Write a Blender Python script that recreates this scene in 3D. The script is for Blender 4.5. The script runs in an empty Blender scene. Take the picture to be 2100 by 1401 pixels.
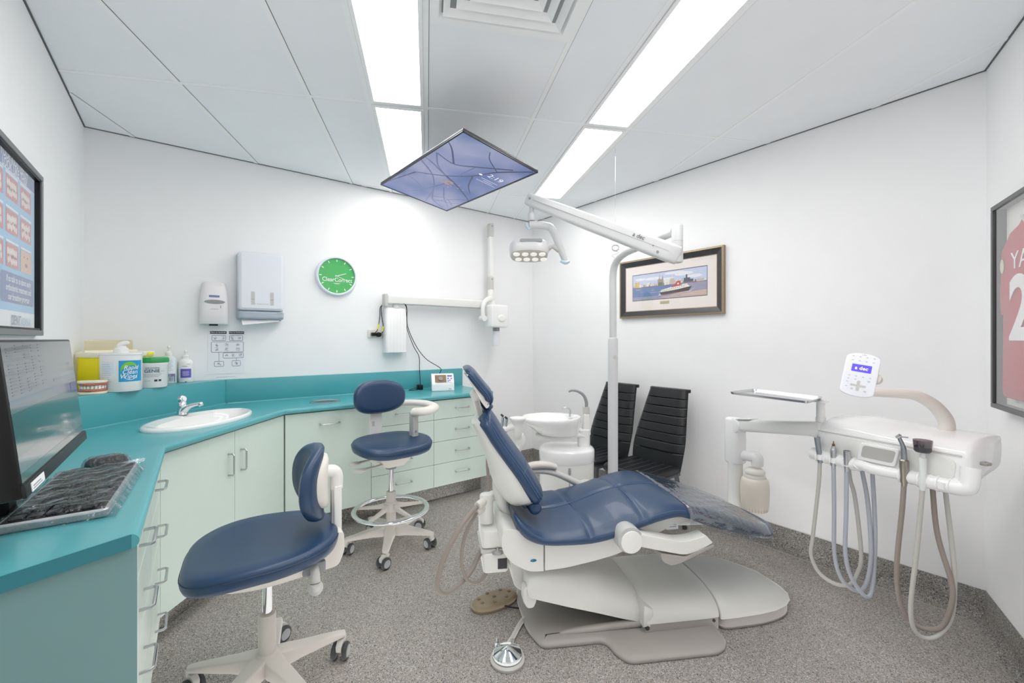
import bpy, bmesh, math, random
from mathutils import Vector, Matrix
PI = math.pi
SC = bpy.context.scene
COL = SC.collection
random.seed(7)

# ------------------------------------------------------------------ materials
def lin(c):
    return tuple(((v / 255) / 12.92 if v / 255 <= 0.04045 else ((v / 255 + 0.055) / 1.055) ** 2.4) for v in c) + (1.0,)

def mat(name, rgb, rough=0.5, metal=0.0, coat=0.0, bump=0.0, bscale=300.0, var=0.0, vscale=6.0, spec=0.5):
    m = bpy.data.materials.new(name); m.use_nodes = True
    nt = m.node_tree; b = nt.nodes['Principled BSDF']
    b.inputs['Base Color'].default_value = lin(rgb)
    b.inputs['Roughness'].default_value = rough
    b.inputs['Metallic'].default_value = metal
    b.inputs['Coat Weight'].default_value = coat
    b.inputs['Specular IOR Level'].default_value = spec
    tc = nt.nodes.new('ShaderNodeTexCoord')
    n = nt.nodes.new('ShaderNodeTexNoise'); n.inputs['Scale'].default_value = vscale
    nt.links.new(tc.outputs['Object'], n.inputs['Vector'])
    mx = nt.nodes.new('ShaderNodeMix'); mx.data_type = 'RGBA'
    k = 1 - max(var, 0.02)
    mx.inputs['A'].default_value = tuple(v * k for v in lin(rgb)[:3]) + (1,)
    mx.inputs['B'].default_value = tuple(min(1, v * (2 - k)) for v in lin(rgb)[:3]) + (1,)
    nt.links.new(n.outputs['Fac'], mx.inputs['Factor'])
    nt.links.new(mx.outputs['Result'], b.inputs['Base Color'])
    if bump:
        n2 = nt.nodes.new('ShaderNodeTexNoise'); n2.inputs['Scale'].default_value = bscale
        nt.links.new(tc.outputs['Object'], n2.inputs['Vector'])
        bp = nt.nodes.new('ShaderNodeBump'); bp.inputs['Strength'].default_value = bump; bp.inputs['Distance'].default_value = 0.002
        nt.links.new(n2.outputs['Fac'], bp.inputs['Height']); nt.links.new(bp.outputs['Normal'], b.inputs['Normal'])
    return m

def emit(name, rgb, strength, rough=0.4, base=None):
    m = mat(name, base or rgb, rough)
    b = m.node_tree.nodes['Principled BSDF']
    b.inputs['Emission Color'].default_value = lin(rgb); b.inputs['Emission Strength'].default_value = strength
    return m

def clear(name, tint=(255, 255, 255), gloss=0.12, rough=0.05, wrinkle=0.0, wscale=14):
    """thin clear film: transparent mixed with a glossy reflection"""
    m = bpy.data.materials.new(name); m.use_nodes = True
    nt = m.node_tree; nt.nodes.clear()
    o = nt.nodes.new('ShaderNodeOutputMaterial'); t = nt.nodes.new('ShaderNodeBsdfTransparent'); g = nt.nodes.new('ShaderNodeBsdfGlossy')
    t.inputs['Color'].default_value = lin(tint); g.inputs['Roughness'].default_value = rough
    g.inputs['Color'].default_value = (1, 1, 1, 1)
    f = nt.nodes.new('ShaderNodeLayerWeight'); f.inputs['Blend'].default_value = 0.5
    pw = nt.nodes.new('ShaderNodeMath'); pw.operation = 'POWER'; pw.inputs[1].default_value = 5.0
    nt.links.new(f.outputs['Facing'], pw.inputs[0])
    ad = nt.nodes.new('ShaderNodeMath'); ad.operation = 'MULTIPLY_ADD'; ad.use_clamp = True; ad.inputs[1].default_value = 0.8; ad.inputs[2].default_value = gloss
    mx = nt.nodes.new('ShaderNodeMixShader')
    nt.links.new(pw.outputs[0], ad.inputs[0]); nt.links.new(ad.outputs[0], mx.inputs[0])
    nt.links.new(t.outputs[0], mx.inputs[1]); nt.links.new(g.outputs[0], mx.inputs[2]); nt.links.new(mx.outputs[0], o.inputs[0])
    tc = nt.nodes.new('ShaderNodeTexCoord'); n = nt.nodes.new('ShaderNodeTexNoise'); n.inputs['Scale'].default_value = wscale
    n.inputs['Detail'].default_value = 4
    bp = nt.nodes.new('ShaderNodeBump'); bp.inputs['Strength'].default_value = wrinkle; bp.inputs['Distance'].default_value = 0.02
    nt.links.new(tc.outputs['Object'], n.inputs['Vector']); nt.links.new(n.outputs['Fac'], bp.inputs['Height']); nt.links.new(bp.outputs['Normal'], g.inputs['Normal'])
    if not wrinkle: nt.links.remove(g.inputs['Normal'].links[0])
    return m

def speckle(name, dark, mid, light, scale=260.0, rough=0.55, shade=1.0):
    m = bpy.data.materials.new(name); m.use_nodes = True
    nt = m.node_tree; b = nt.nodes['Principled BSDF']; b.inputs['Roughness'].default_value = rough
    b.inputs['Specular IOR Level'].default_value = 0.3
    tc = nt.nodes.new('ShaderNodeTexCoord')
    v = nt.nodes.new('ShaderNodeTexVoronoi'); v.inputs['Scale'].default_value = scale
    nt.links.new(tc.outputs['Object'], v.inputs['Vector'])
    sp = nt.nodes.new('ShaderNodeSeparateColor'); nt.links.new(v.outputs['Color'], sp.inputs['Color'])
    r = nt.nodes.new('ShaderNodeValToRGB'); r.color_ramp.interpolation = 'CONSTANT'
    warm = tuple(int(a * b_) for a, b_ in zip(mid, (1.05, 1.0, 0.93)))
    cool = tuple(int(a * b_) for a, b_ in zip(mid, (0.86, 0.88, 0.9)))
    stops = [(0, dark), (0.09, cool), (0.3, mid), (0.58, warm), (0.74, tuple(int(a * 1.1) for a in mid)), (0.88, light), (0.97, tuple(int(a * 0.7) for a in mid))]
    el = r.color_ramp.elements
    while len(el) < len(stops): el.new(0.5)
    for e, (p, c) in zip(el, stops):
        e.position = p; e.color = tuple(x * shade for x in lin(c)[:3]) + (1,)
    nt.links.new(sp.outputs['Red'], r.inputs['Fac'])
    n = nt.nodes.new('ShaderNodeTexNoise'); n.inputs['Scale'].default_value = 2.2; n.inputs['Detail'].default_value = 3
    nt.links.new(tc.outputs['Object'], n.inputs['Vector'])
    mx = nt.nodes.new('ShaderNodeMix'); mx.data_type = 'RGBA'; mx.blend_type = 'MULTIPLY'; mx.inputs['Factor'].default_value = 0.25
    nt.links.new(r.outputs['Color'], mx.inputs['A']); nt.links.new(n.outputs['Fac'], mx.inputs['B'])
    nt.links.new(mx.outputs['Result'], b.inputs['Base Color'])
    return m

# ------------------------------------------------------------------ objects
MATS = {}
def place(o, loc, rz=0.0, rx=0.0, ry=0.0):
    o.location = loc; o.rotation_euler = (rx, ry, rz)
    MATS[o.name] = Matrix.Translation(Vector(loc)) @ Matrix.Rotation(rz, 4, 'Z') @ Matrix.Rotation(ry, 4, 'Y') @ Matrix.Rotation(rx, 4, 'X')

def tag(o, label=None, cat=None, group=None, kind=None):
    if label: o['label'] = label
    if cat: o['category'] = cat
    if group: o['group'] = group
    if kind: o['kind'] = kind
    return o

def thing(name, label, cat, loc=(0, 0, 0), rz=0.0, group=None, rx=0.0, ry=0.0):
    o = bpy.data.objects.new(name, None); COL.objects.link(o); o.empty_display_size = 0.1
    place(o, loc, rz, rx, ry)
    return tag(o, label, cat, group)

def dup_tree(o, parent=None):
    c = o.copy(); COL.objects.link(c); c.parent = parent
    for ch in list(o.children): dup_tree(ch, c)
    if o.name in MATS: MATS[c.name] = MATS[o.name].copy()
    return c

def bez(pts, n=8, closed=False):
    """Catmull-Rom samples through points"""
    P = [Vector(p) for p in pts]; out = []
    N = len(P); rng = range(N) if closed else range(N - 1)
    for i in rng:
        p0 = P[(i - 1) % N] if (closed or i > 0) else P[0] * 2 - P[1]
        p1 = P[i]; p2 = P[(i + 1) % N]
        p3 = P[(i + 2) % N] if (closed or i + 2 < N) else P[-1] * 2 - P[-2]
        for k in range(n):
            t = k / n
            out.append(0.5 * ((2 * p1) + (p2 - p0) * t + (2 * p0 - 5 * p1 + 4 * p2 - p3) * t * t + (3 * p1 - p0 - 3 * p2 + p3) * t ** 3))
    if not closed: out.append(P[-1].copy())
    return out

def rpoly(pts, r, n=5):
    """round the corners of a 2-D polygon; r is one radius or one per corner"""
    out = []; N = len(pts)
    for i in range(N):
        a = Vector(pts[i - 1]); b = Vector(pts[i]); c = Vector(pts[(i + 1) % N])
        rr = r[i] if isinstance(r, (list, tuple)) else r
        u = (a - b); v = (c - b)
        if rr <= 0 or u.length < 1e-6 or v.length < 1e-6: out.append((b.x, b.y)); continue
        d = min(rr, u.length * 0.49, v.length * 0.49)
        p = b + u.normalized() * d; q = b + v.normalized() * d
        for k in range(n + 1):
            t = k / n
            w = p * (1 - t) ** 2 + b * 2 * t * (1 - t) + q * t * t
            out.append((w.x, w.y))
    return out

def rrect(x0, x1, y0, y1, r, n=5):
    return rpoly([(x0, y0), (x1, y0), (x1, y1), (x0, y1)], r, n)

def ell(cx, cy, a, b, n=40, p=2.0):
    o = []
    for k in range(n):
        t = 2 * PI * k / n; c, s = math.cos(t), math.sin(t)
        o.append((cx + a * math.copysign(abs(c) ** (2 / p), c), cy + b * math.copysign(abs(s) ** (2 / p), s)))
    return o

def interp(tab, x):
    """smooth (Catmull-Rom / Hermite) lookup in [(x, v...)] tables"""
    if x <= tab[0][0]: return tab[0][1:]
    if x >= tab[-1][0]: return tab[-1][1:]
    for i in range(len(tab) - 1):
        if tab[i][0] <= x <= tab[i + 1][0]:
            h = tab[i + 1][0] - tab[i][0]; t = (x - tab[i][0]) / h; res = []
            for j in range(1, len(tab[0])):
                y1, y2 = tab[i][j], tab[i + 1][j]
                m1 = (y2 - tab[i - 1][j]) / (tab[i + 1][0] - tab[i - 1][0]) * h if i > 0 else (y2 - y1)
                m2 = (tab[i + 2][j] - y1) / (tab[i + 2][0] - tab[i][0]) * h if i + 2 < len(tab) else (y2 - y1)
                res.append((2 * t ** 3 - 3 * t * t + 1) * y1 + (t ** 3 - 2 * t * t + t) * m1 + (-2 * t ** 3 + 3 * t * t) * y2 + (t ** 3 - t * t) * m2)
            return tuple(res)

class MB:
    """collects shapes and links them as ONE mesh object"""
    def __init__(s): s.v = []; s.f = []; s.mi = []; s.M = Matrix(); s.m = 0
    def add(s, verts, faces, mi=None):
        o = len(s.v); s.v += [s.M @ Vector(p) for p in verts]
        s.f += [tuple(i + o for i in f) for f in faces]; s.mi += [s.m if mi is None else mi] * len(faces)
        return s
    def bm(s, bm):
        bm.verts.index_update()
        return s.add([v.co.copy() for v in bm.verts], [[v.index for v in f.verts] for f in bm.faces])
    def box(s, x0, x1, y0, y1, z0, z1, bev=0.0, seg=2):
        b = bmesh.new()
        vs = [b.verts.new((x, y, z)) for z in (z0, z1) for y in (y0, y1) for x in (x0, x1)]
        for f in ((0, 2, 3, 1), (4, 5, 7, 6), (0, 1, 5, 4), (2, 6, 7, 3), (0, 4, 6, 2), (1, 3, 7, 5)): b.faces.new([vs[i] for i in f])
        bmesh.ops.recalc_face_normals(b, faces=b.faces)
        if bev: bmesh.ops.bevel(b, geom=list(b.edges), offset=bev, segments=seg, profile=0.5, affect='EDGES', clamp_overlap=True)
        s.bm(b); b.free(); return s
    def prism(s, poly, h0, h1, ax='z', bev=0.0, seg=3, filt=None):
        """poly 2-D: ax z -> (x,y), ax y -> (x,z), ax x -> (y,z)"""
        def P(p, h): return {'z': (p[0], p[1], h), 'y': (p[0], h, p[1]), 'x': (h, p[0], p[1])}[ax]
        b = bmesh.new()
        lo = [b.verts.new(P(p, h0)) for p in poly]; hi = [b.verts.new(P(p, h1)) for p in poly]; n = len(poly)
        fl = b.faces.new(lo); fh = b.faces.new(hi)
        cap = set(fl.edges) | set(fh.edges)
        for i in range(n): b.faces.new((lo[i], lo[(i + 1) % n], hi[(i + 1) % n], hi[i]))
        bmesh.ops.recalc_face_normals(b, faces=b.faces)
        if bev:
            ed = [e for e in cap if filt is None or filt(e)]
            bmesh.ops.bevel(b, geom=ed, offset=bev, segments=seg, profile=0.5, affect='EDGES', clamp_overlap=True)
        s.bm(b); b.free(); return s
    def cyl(s, p0, p1, r0, r1=None, n=24, cap=True, bev=0.0):
        p0 = Vector(p0); p1 = Vector(p1); r1 = r0 if r1 is None else r1
        d = (p1 - p0); L = d.length; q = d.normalized().to_track_quat('Z', 'Y')
        prof = [(r0, 0), (r1, L)]
        if bev: prof = [(r0 - bev, 0), (r0 - bev * .3, bev * .3), (r0, bev), (r1, L - bev), (r1 - bev * .3, L - bev * .3), (r1 - bev, L)]
        return s.lathe(prof, n, cap=cap, T=Matrix.Translation(p0) @ q.to_matrix().to_4x4())
    def lathe(s, prof, n=32, cap=True, T=Matrix(), sx=1.0, sy=1.0):
        vs = []; fs = []
        for r, z in prof:
            for k in range(n):
                a = 2 * PI * k / n; vs.append(T @ Vector((r * sx * math.cos(a), r * sy * math.sin(a), z)))
        for i in range(len(prof) - 1):
            for k in range(n):
                k2 = (k + 1) % n; fs.append((i * n + k, i * n + k2, (i + 1) * n + k2, (i + 1) * n + k))
        if cap:
            fs.append(tuple(reversed(range(n)))); fs.append(tuple((len(prof) - 1) * n + k for k in range(n)))
        return s.add(vs, fs)
    def tube(s, pts, r, n=8, closed=False, sm=0, cap=True, flat=1.0):
        P = bez(pts, sm, closed) if sm else [Vector(p) for p in pts]
        N = len(P); R = r if isinstance(r, (list, tuple)) else None
        tans = []
        for i in range(N):
            a = P[(i - 1) % N] if (closed or i > 0) else P[0]; b = P[(i + 1) % N] if (closed or i < N - 1) else P[-1]
            t = (b - a); tans.append(t.normalized() if t.length > 1e-9 else Vector((0, 0, 1)))
        up = Vector((0, 0, 1)) if abs(tans[0].z) < 0.95 else Vector((1, 0, 0))
        x = tans[0].cross(up).normalized(); vs = []; fs = []
        for i in range(N):
            t = tans[i]; x = (x - t * x.dot(t))
            x = x.normalized() if x.length > 1e-6 else t.orthogonal().normalized()
            y = t.cross(x)
            rr = r if R is None else (interp([(k / (len(R) - 1), v) for k, v in enumerate(R)], i / (N - 1))[0])
            for k in range(n):
                a = 2 * PI * k / n; vs.append(P[i] + x * math.cos(a) * rr + y * math.sin(a) * rr * flat)
        for i in range(N if closed else N - 1):
            j = (i + 1) % N
            for k in range(n):
                k2 = (k + 1) % n; fs.append((i * n + k, i * n + k2, j * n + k2, j * n + k))
        if cap and not closed:
            fs.append(tuple(reversed(range(n)))); fs.append(tuple((N - 1) * n + k for k in range(n)))
        return s.add(vs, fs)
    def loft(s, rings, cap=True, closed=True):
        n = len(rings[0]); vs = [p for r in rings for p in r]; fs = []
        for i in range(len(rings) - 1):
            for k in range(n if closed else n - 1):
                k2 = (k + 1) % n; fs.append((i * n + k, i * n + k2, (i + 1) * n + k2, (i + 1) * n + k))
        if cap and closed:
            fs.append(tuple(reversed(range(n)))); fs.append(tuple((len(rings) - 1) * n + k for k in range(n)))
        return s.add(vs, fs)
    def slab(s, outline, prof, zf=None, fill=5):
        """rounded slab: prof = [(inset, z)] bottom to top; zf(x, y) lifts the surface"""
        N = len(outline); P = [Vector((p[0], p[1])) for p in outline]
        c = sum(P, Vector((0, 0))) / N; nor = []
        area = sum(P[i].x * P[(i + 1) % N].y - P[(i + 1) % N].x * P[i].y for i in range(N))
        for i in range(N):
            t = P[(i + 1) % N] - P[i - 1]; q = Vector((t.y, -t.x)); q = q if area > 0 else -q
            nor.append(q.normalized() if q.length > 1e-9 else Vector((0, 0)))
        rings = []
        def ring(ins, z, k=1.0): 
            r = []
            for i in range(N):
                p = P[i] - nor[i] * ins; p = c + (p - c) * k
                r.append((p.x, p.y, z + (zf(p.x, p.y) if zf else 0)))
            return r
        i0, z0 = prof[0]; i1, z1 = prof[-1]
        for k in range(1, fill + 1): rings.append(ring(i0, z0, k / fill))
        for a, z in prof[1:-1]: rings.append(ring(a, z))
        for k in range(fill, 0, -1): rings.append(ring(i1, z1, k / fill))
        vs = [p for r in rings for p in r]; fs = []
        for i in range(len(rings) - 1):
            for k in range(N):
                k2 = (k + 1) % N; fs.append((i * N + k, i * N + k2, (i + 1) * N + k2, (i + 1) * N + k))
        a = len(vs); vs.append((c.x, c.y, z0 + (zf(c.x, c.y) if zf else 0))); vs.append((c.x, c.y, z1 + (zf(c.x, c.y) if zf else 0)))
        for k in range(N):
            k2 = (k + 1) % N; fs.append((a, k2, k)); L = (len(rings) - 1) * N; fs.append((a + 1, L + k, L + k2))
        return s.add(vs, fs)
    def plate(s, outer, holes, z0, z1):
        b = bmesh.new()
        for z in (z0, z1):
            es = []
            for lp in [outer] + holes:
                vs = [b.verts.new((p[0], p[1], z)) for p in lp]
                es += [b.edges.new((vs[i], vs[(i + 1) % len(vs)])) for i in range(len(vs))]
            bmesh.ops.triangle_fill(b, use_beauty=True, use_dissolve=False, edges=es)
        s.bm(b); b.free()
        for lp in [outer] + holes:
            n = len(lp); s.add([(p[0], p[1], z) for z in (z0, z1) for p in lp], [(i, (i + 1) % n, n + (i + 1) % n, n + i) for i in range(n)])
        return s
    def grid(s, nu, nv, fn):
        vs = [fn(i / nu, j / nv) for i in range(nu + 1) for j in range(nv + 1)]
        return s.add(vs, [(i * (nv + 1) + j, (i + 1) * (nv + 1) + j, (i + 1) * (nv + 1) + j + 1, i * (nv + 1) + j + 1) for i in range(nu) for j in range(nv)])
    def quad(s, a, b, c, d): return s.add([a, b, c, d], [(0, 1, 2, 3)])
    def poly(s, pts): return s.add(pts, [tuple(range(len(pts)))])
    def text(s, body, size, T, align='CENTER', shear=0.0, sx=1.0, bold=0.0):
        """flat lettering in the local XY plane of T"""
        cu = bpy.data.curves.new('lettering', 'FONT'); cu.body = body; cu.size = size; cu.align_x = align; cu.align_y = 'CENTER'
        cu.shear = shear; cu.resolution_u = 6 if size > .2 else 3; cu.offset = bold
        o = bpy.data.objects.new('lettering', cu)
        me = bpy.data.meshes.new_from_object(o)
        s.add([T @ Vector((v.co.x * sx, v.co.y, v.co.z)) for v in me.vertices], [tuple(p.vertices) for p in me.polygons])
        bpy.data.objects.remove(o); bpy.data.meshes.remove(me); bpy.data.curves.remove(cu)
        return s
    def build(s, name, mats, parent=None, smooth=35, world=False, sub=0, label=None, fix=True):
        me = bpy.data.meshes.new(name)
        V = s.v
        if world and parent is not None:
            inv = chain(parent).inverted(); V = [inv @ p for p in V]
        me.from_pydata([tuple(p) for p in V], [], s.f)
        if not isinstance(mats, (list, tuple)): mats = [mats]
        for m in mats: me.materials.append(m)
        me.polygons.foreach_set('material_index', s.mi)
        me.validate()
        if fix:
            b = bmesh.new(); b.from_mesh(me)
            bmesh.ops.recalc_face_normals(b, faces=b.faces); b.to_mesh(me); b.free()
        if smooth:
            me.polygons.foreach_set('use_smooth', [True] * len(me.polygons)); me.set_sharp_from_angle(angle=math.radians(smooth))
        me.update()
        o = bpy.data.objects.new(name, me); COL.objects.link(o)
        if parent is not None: o.parent = parent
        MATS[o.name] = Matrix()
        if sub:
            md = o.modifiers.new('subdivision', 'SUBSURF'); md.levels = sub; md.render_levels = sub
        if label: o['label'] = label
        return o

def chain(o):
    M = Matrix()
    while o is not None:
        M = MATS.get(o.name, Matrix()) @ M; o = o.parent
    return M

def XZ(x, y, z):   # text plane facing local -Y (reads left to right along +X, up along +Z)
    return Matrix.Translation((x, y, z)) @ Matrix.Rotation(PI / 2, 4, 'X')

def bar_handle(mb, a, b, out, r=0.005):
    """bow handle between two fixing points a, b, standing off along out"""
    a = Vector(a); b = Vector(b); o = Vector(out); d = (b - a).normalized() * o.length * 0.25
    mb.tube([a, a + o * 0.8, a + o + d, b + o - d, b + o * 0.8, b], r, 8)
# ------------------------------------------------------------------ palette
M = {}
M['wall'] = mat('wall_paint', (241, 241, 242), 0.75, bump=0.08, bscale=400)
M['ceil'] = mat('ceiling_tile', (242, 245, 248), 0.85, bump=0.05, bscale=300)
M['rail'] = mat('ceiling_rail', (246, 247, 248), 0.5)
M['gap'] = mat('shadow_gap', (95, 97, 98), 0.9)
M['floor'] = speckle('speckled_vinyl', (76, 74, 72), (163, 158, 153), (213, 209, 205), 340)
M['skirt'] = speckle('speckled_vinyl_dark', (52, 50, 50), (142, 139, 136), (200, 197, 194), 290, 0.5)
M['teal'] = mat('teal_laminate', (74, 160, 168), 0.32, coat=0.15, bump=0.06, bscale=500)
M['mint'] = mat('mint_laminate', (200, 216, 207), 0.45)
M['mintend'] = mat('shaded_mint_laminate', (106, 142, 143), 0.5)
M['steel'] = mat('brushed_steel', (190, 192, 194), 0.28, 1.0)
M['chrome'] = mat('chrome', (225, 228, 230), 0.08, 1.0)
M['white'] = mat('white_plastic', (232, 232, 229), 0.35, coat=0.1)
M['wgloss'] = mat('white_gloss', (238, 238, 238), 0.15, coat=0.3)
M['cream'] = mat('warm_white_plastic', (226, 222, 214), 0.4)
M['grey'] = mat('warm_grey_plastic', (158, 153, 147), 0.45)
M['lgrey'] = mat('light_grey_plastic', (196, 194, 190), 0.42)
M['beige'] = mat('beige_grey_plastic', (205, 199, 192), 0.42)
M['mgrey'] = mat('mid_grey', (140, 143, 146), 0.4)
M['black'] = mat('black_plastic', (13, 14, 16), 0.42, spec=0.3)
M['rubber'] = mat('dark_rubber', (48, 49, 52), 0.6)
M['navy'] = mat('navy_vinyl', (23, 55, 90), 0.38, coat=0.08, bump=0.12, bscale=700)
M['stitch'] = mat('pale_stitching', (66, 92, 132), 0.6)
M['navyd'] = mat('navy_vinyl_seam', (18, 40, 72), 0.45)
M['bleather'] = mat('black_leather', (15, 17, 21), 0.38, bump=0.15, bscale=500, spec=0.35)
M['ceramic'] = mat('white_ceramic', (240, 240, 238), 0.1, coat=0.5)
M['paper'] = mat('white_paper', (238, 239, 242), 0.8)
M['ink'] = mat('dark_ink', (45, 50, 62), 0.8)
M['inkgrey'] = mat('grey_ink', (150, 154, 160), 0.8)
M['glass'] = clear('clear_glass', gloss=0.04, rough=0.0)
M['panel'] = emit('light_diffuser', (255, 253, 250), 9.2, base=(250, 250, 250))

def surf_struct(name, verts, m):
    o = MB().add(verts, [tuple(range(len(verts)))]).build(name, m, smooth=0)
    return tag(o, kind='structure')

H = 2.7
WB = 3.454                       # length of the back wall
RWD = (0.342, -0.9397); RWN = (0.9397, 0.342)
LW = -3.631
RWL = -LW / 0.9397
CD = (WB + RWD[0] * RWL, LW)

def slabwall(name, a, b, n, m):
    """wall panel between plan points a, b standing outside the room along n"""
    t = 0.08
    poly = [a, b, (b[0] + n[0] * t, b[1] + n[1] * t), (a[0] + n[0] * t, a[1] + n[1] * t)]
    return tag(MB().prism(poly, -0.02, H + 0.02).build(name, m, smooth=0), kind='structure')
slabwall('wall_back', (0, LW - 0.08), (0, 0.08), (-1, 0), M['wall'])
slabwall('wall_right', (0, 0), (WB, 0), (0, 1), M['wall'])
slabwall('wall_far_right', (WB, 0), CD, RWN, M['wall'])
slabwall('wall_left', (0, LW), CD, (0, -1), M['wall'])
o = MB().prism([(-0.08, LW - 0.08), (-0.08, 0.08), (WB + 0.03, 0.08), (CD[0] + 0.08, LW - 0.08)], -0.05, 0).build('floor', M['floor'], smooth=0); tag(o, kind='structure')
o = MB().prism([(-0.08, LW - 0.08), (-0.08, 0.08), (WB + 0.03, 0.08), (CD[0] + 0.08, LW - 0.08)], H, H + 0.05).build('ceiling', M['ceil'], smooth=0); tag(o, kind='structure')

# coved vinyl skirting
def skirting(name, a, b, n):
    """along a->b, n points into the room"""
    a = Vector(a); b = Vector(b); n = Vector(n)
    prof = [(0, .145), (.005, .147), (.007, .14), (.008, .05), (.012, .03), (.022, .013), (.04, .003), (.05, 0.0), (0, 0)]
    mb = MB(); rings = []
    for p in (a, b): rings.append([(p.x + n.x * u, p.y + n.y * u, z + 0.0005) for u, z in prof])
    mb.loft(rings)
    tag(mb.build(name, M['skirt'], smooth=30), kind='structure')
skirting('baseboard_right', (0.0, 0), (WB, 0), (0, -1))
skirting('baseboard_far_right', (WB, 0), CD, (-RWN[0], -RWN[1]))
skirting('baseboard_back', (0, 0), (0, -0.93), (1, 0))
# pale weld line where the cove meets the floor
mb = MB(); mb.box(0.05, WB - .06, -0.056, -0.05, 0, 0.0015)
tag(mb.build('trim_2', mat('weld_line', (176, 172, 168), 0.6), smooth=0), kind='structure')

# ceiling grid -------------------------------------------------------------
G0 = Vector((.931, -3.159)); g1 = Vector((.4385, .8987)); g2 = Vector((.8987, -.4385)); PW = 0.625; PL = 1.375
room = [Vector((0, LW)), Vector(CD), Vector((WB, 0)), Vector((0, 0))]
def clip(p, d):
    lo, hi = -9, 9
    for i in range(4):
        a = room[i]; e = room[(i + 1) % 4] - a; nn = Vector((-e.y, e.x)).normalized()   # inward
        num = nn.dot(a - p) + 0.004; den = nn.dot(d)
        if abs(den) < 1e-9: continue
        t = num / den
        if den > 0: lo = max(lo, t)
        else: hi = min(hi, t)
    return lo, hi
def strip(mb, p, d, w0, w1, lo, hi, z0, z1, m):
    n = Vector((-d.y, d.x)); mb.m = m
    q = [p + d * lo + n * w0, p + d * hi + n * w0, p + d * hi + n * w1, p + d * lo + n * w1]
    mb.prism([(v.x, v.y) for v in q], z0, z1)
mb = MB()
for i in (-1, 0, 1, 1.5, 2, 3, 3.5, 4, 5, 6, 7):
    p = G0 + g1 * (PW * i); lo, hi = clip(p, g2)
    if hi - lo > 0.05:
        strip(mb, p, g2, -.012, .012, lo, hi, H - .003, H + .001, 0)
        strip(mb, p, g2, .012, .0145, lo, hi, H - .0012, H + .001, 1)
for t in (-2 * PL, -PL, 0, PL, 2 * PL):
    p = G0 + g2 * t; lo, hi = clip(p, g1)
    if hi - lo > 0.05:
        strip(mb, p, g1, -.012, .012, lo, hi, H - .0026, H + .001, 0)
        strip(mb, p, g1, .012, .0155, lo, hi, H - .001, H + .001, 1)
for i in range(4):                                   # shadow line round the edge
    a = room[i]; d = (room[(i + 1) % 4] - a); L = d.length; d.normalize(); a2 = a
    strip(mb, a2, d, 0.0, .007, 0, L, H - .004, H + .001, 1)
tag(mb.build('trim_1', [M['rail'], M['gap']], smooth=0), kind='structure')

# light panels -------------------------------------------------------------
def ceiling_light(i0, t0, t1, label):
    c = G0 + g1 * (PW * (i0 + .25)) + g2 * ((t0 + t1) / 2)
    L = (t1 - t0) / 2; W = PW / 4
    t = thing('ceiling_light', label, 'ceiling light', (c.x, c.y, H - .006), math.atan2(g2.y, g2.x), 'ceiling light panels')
    f = MB()
    for a in ((-L + .014, L - .014, -W + .014, -W + .032), (-L + .014, L - .014, W - .032, W - .014), (-L + .014, -L + .034, -W + .032, W - .032), (L - .034, L - .014, -W + .032, W - .032)):
        f.box(*a, -.004, .006, .001, 1)
    f.build('frame', M['rail'], t)
    MB().box(-L + .034, L - .034, -W + .032, W - .032, -.001, .006).build('diffuser', M['panel'], t, smooth=0)
    return t
ceiling_light(1.5, -PL, 0, 'far bright light panel of the left row, above the tilted television')
ceiling_light(1.5, 0, PL, 'long bright light panel of the left row, beside the square air vent')
ceiling_light(1.5, PL, PL + .85, 'nearest light panel of the left row, overhead beyond the top edge')
ceiling_light(3.5, -PL, 0, 'far bright light panel of the right row, ending above the lamp arm')
ceiling_light(3.5, 0, PL, 'long bright light panel of the right row, running off the top edge')
ceiling_light(3.5, PL, PL + 1.0, 'nearest light panel of the right row, overhead beyond the top edge')

# air vent -----------------------------------------------------------------
c = G0 + g1 * (PW * 2.5) + g2 * (.68 + .3125)
t = thing('ceiling_vent', 'square white louvred air vent set in the ceiling between the light rows', 'air vent', (c.x, c.y, H - .003), math.atan2(g2.y, g2.x))
def sqring(mb, ro, zo, ri, zi):
    for k in range(4):
        R = Matrix.Rotation(k * PI / 2, 4, 'Z')
        mb.add([R @ Vector(p) for p in ((-ro, -ro, zo), (ro, -ro, zo), (ri, -ri, zi), (-ri, -ri, zi))], [(0, 1, 2, 3)])
f = MB()
sqring(f, .298, .003, .298, -.012); sqring(f, .298, -.012, .262, -.012); sqring(f, .262, -.012, .25, .004)
f.build('frame', M['rail'], t, smooth=0)
for k in range(4):
    ro = .245 - k * .05
    m2 = MB(); sqring(m2, ro, -.016, ro - .042, .012 + 0.0); sqring(m2, ro, -.016, ro, -.012); sqring(m2, ro, -.012, ro - .042, .016)
    m2.build('louvre', M['rail'], t, smooth=0)
m2 = MB(); m2.box(-.045, .045, -.045, .045, -.014, -.008); m2.build('centre_plate', M['white'], t)
m2 = MB(); m2.box(-.25, .25, -.25, .25, .0022, .0032); m2.build('duct_back', M['mgrey'], t)

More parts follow.
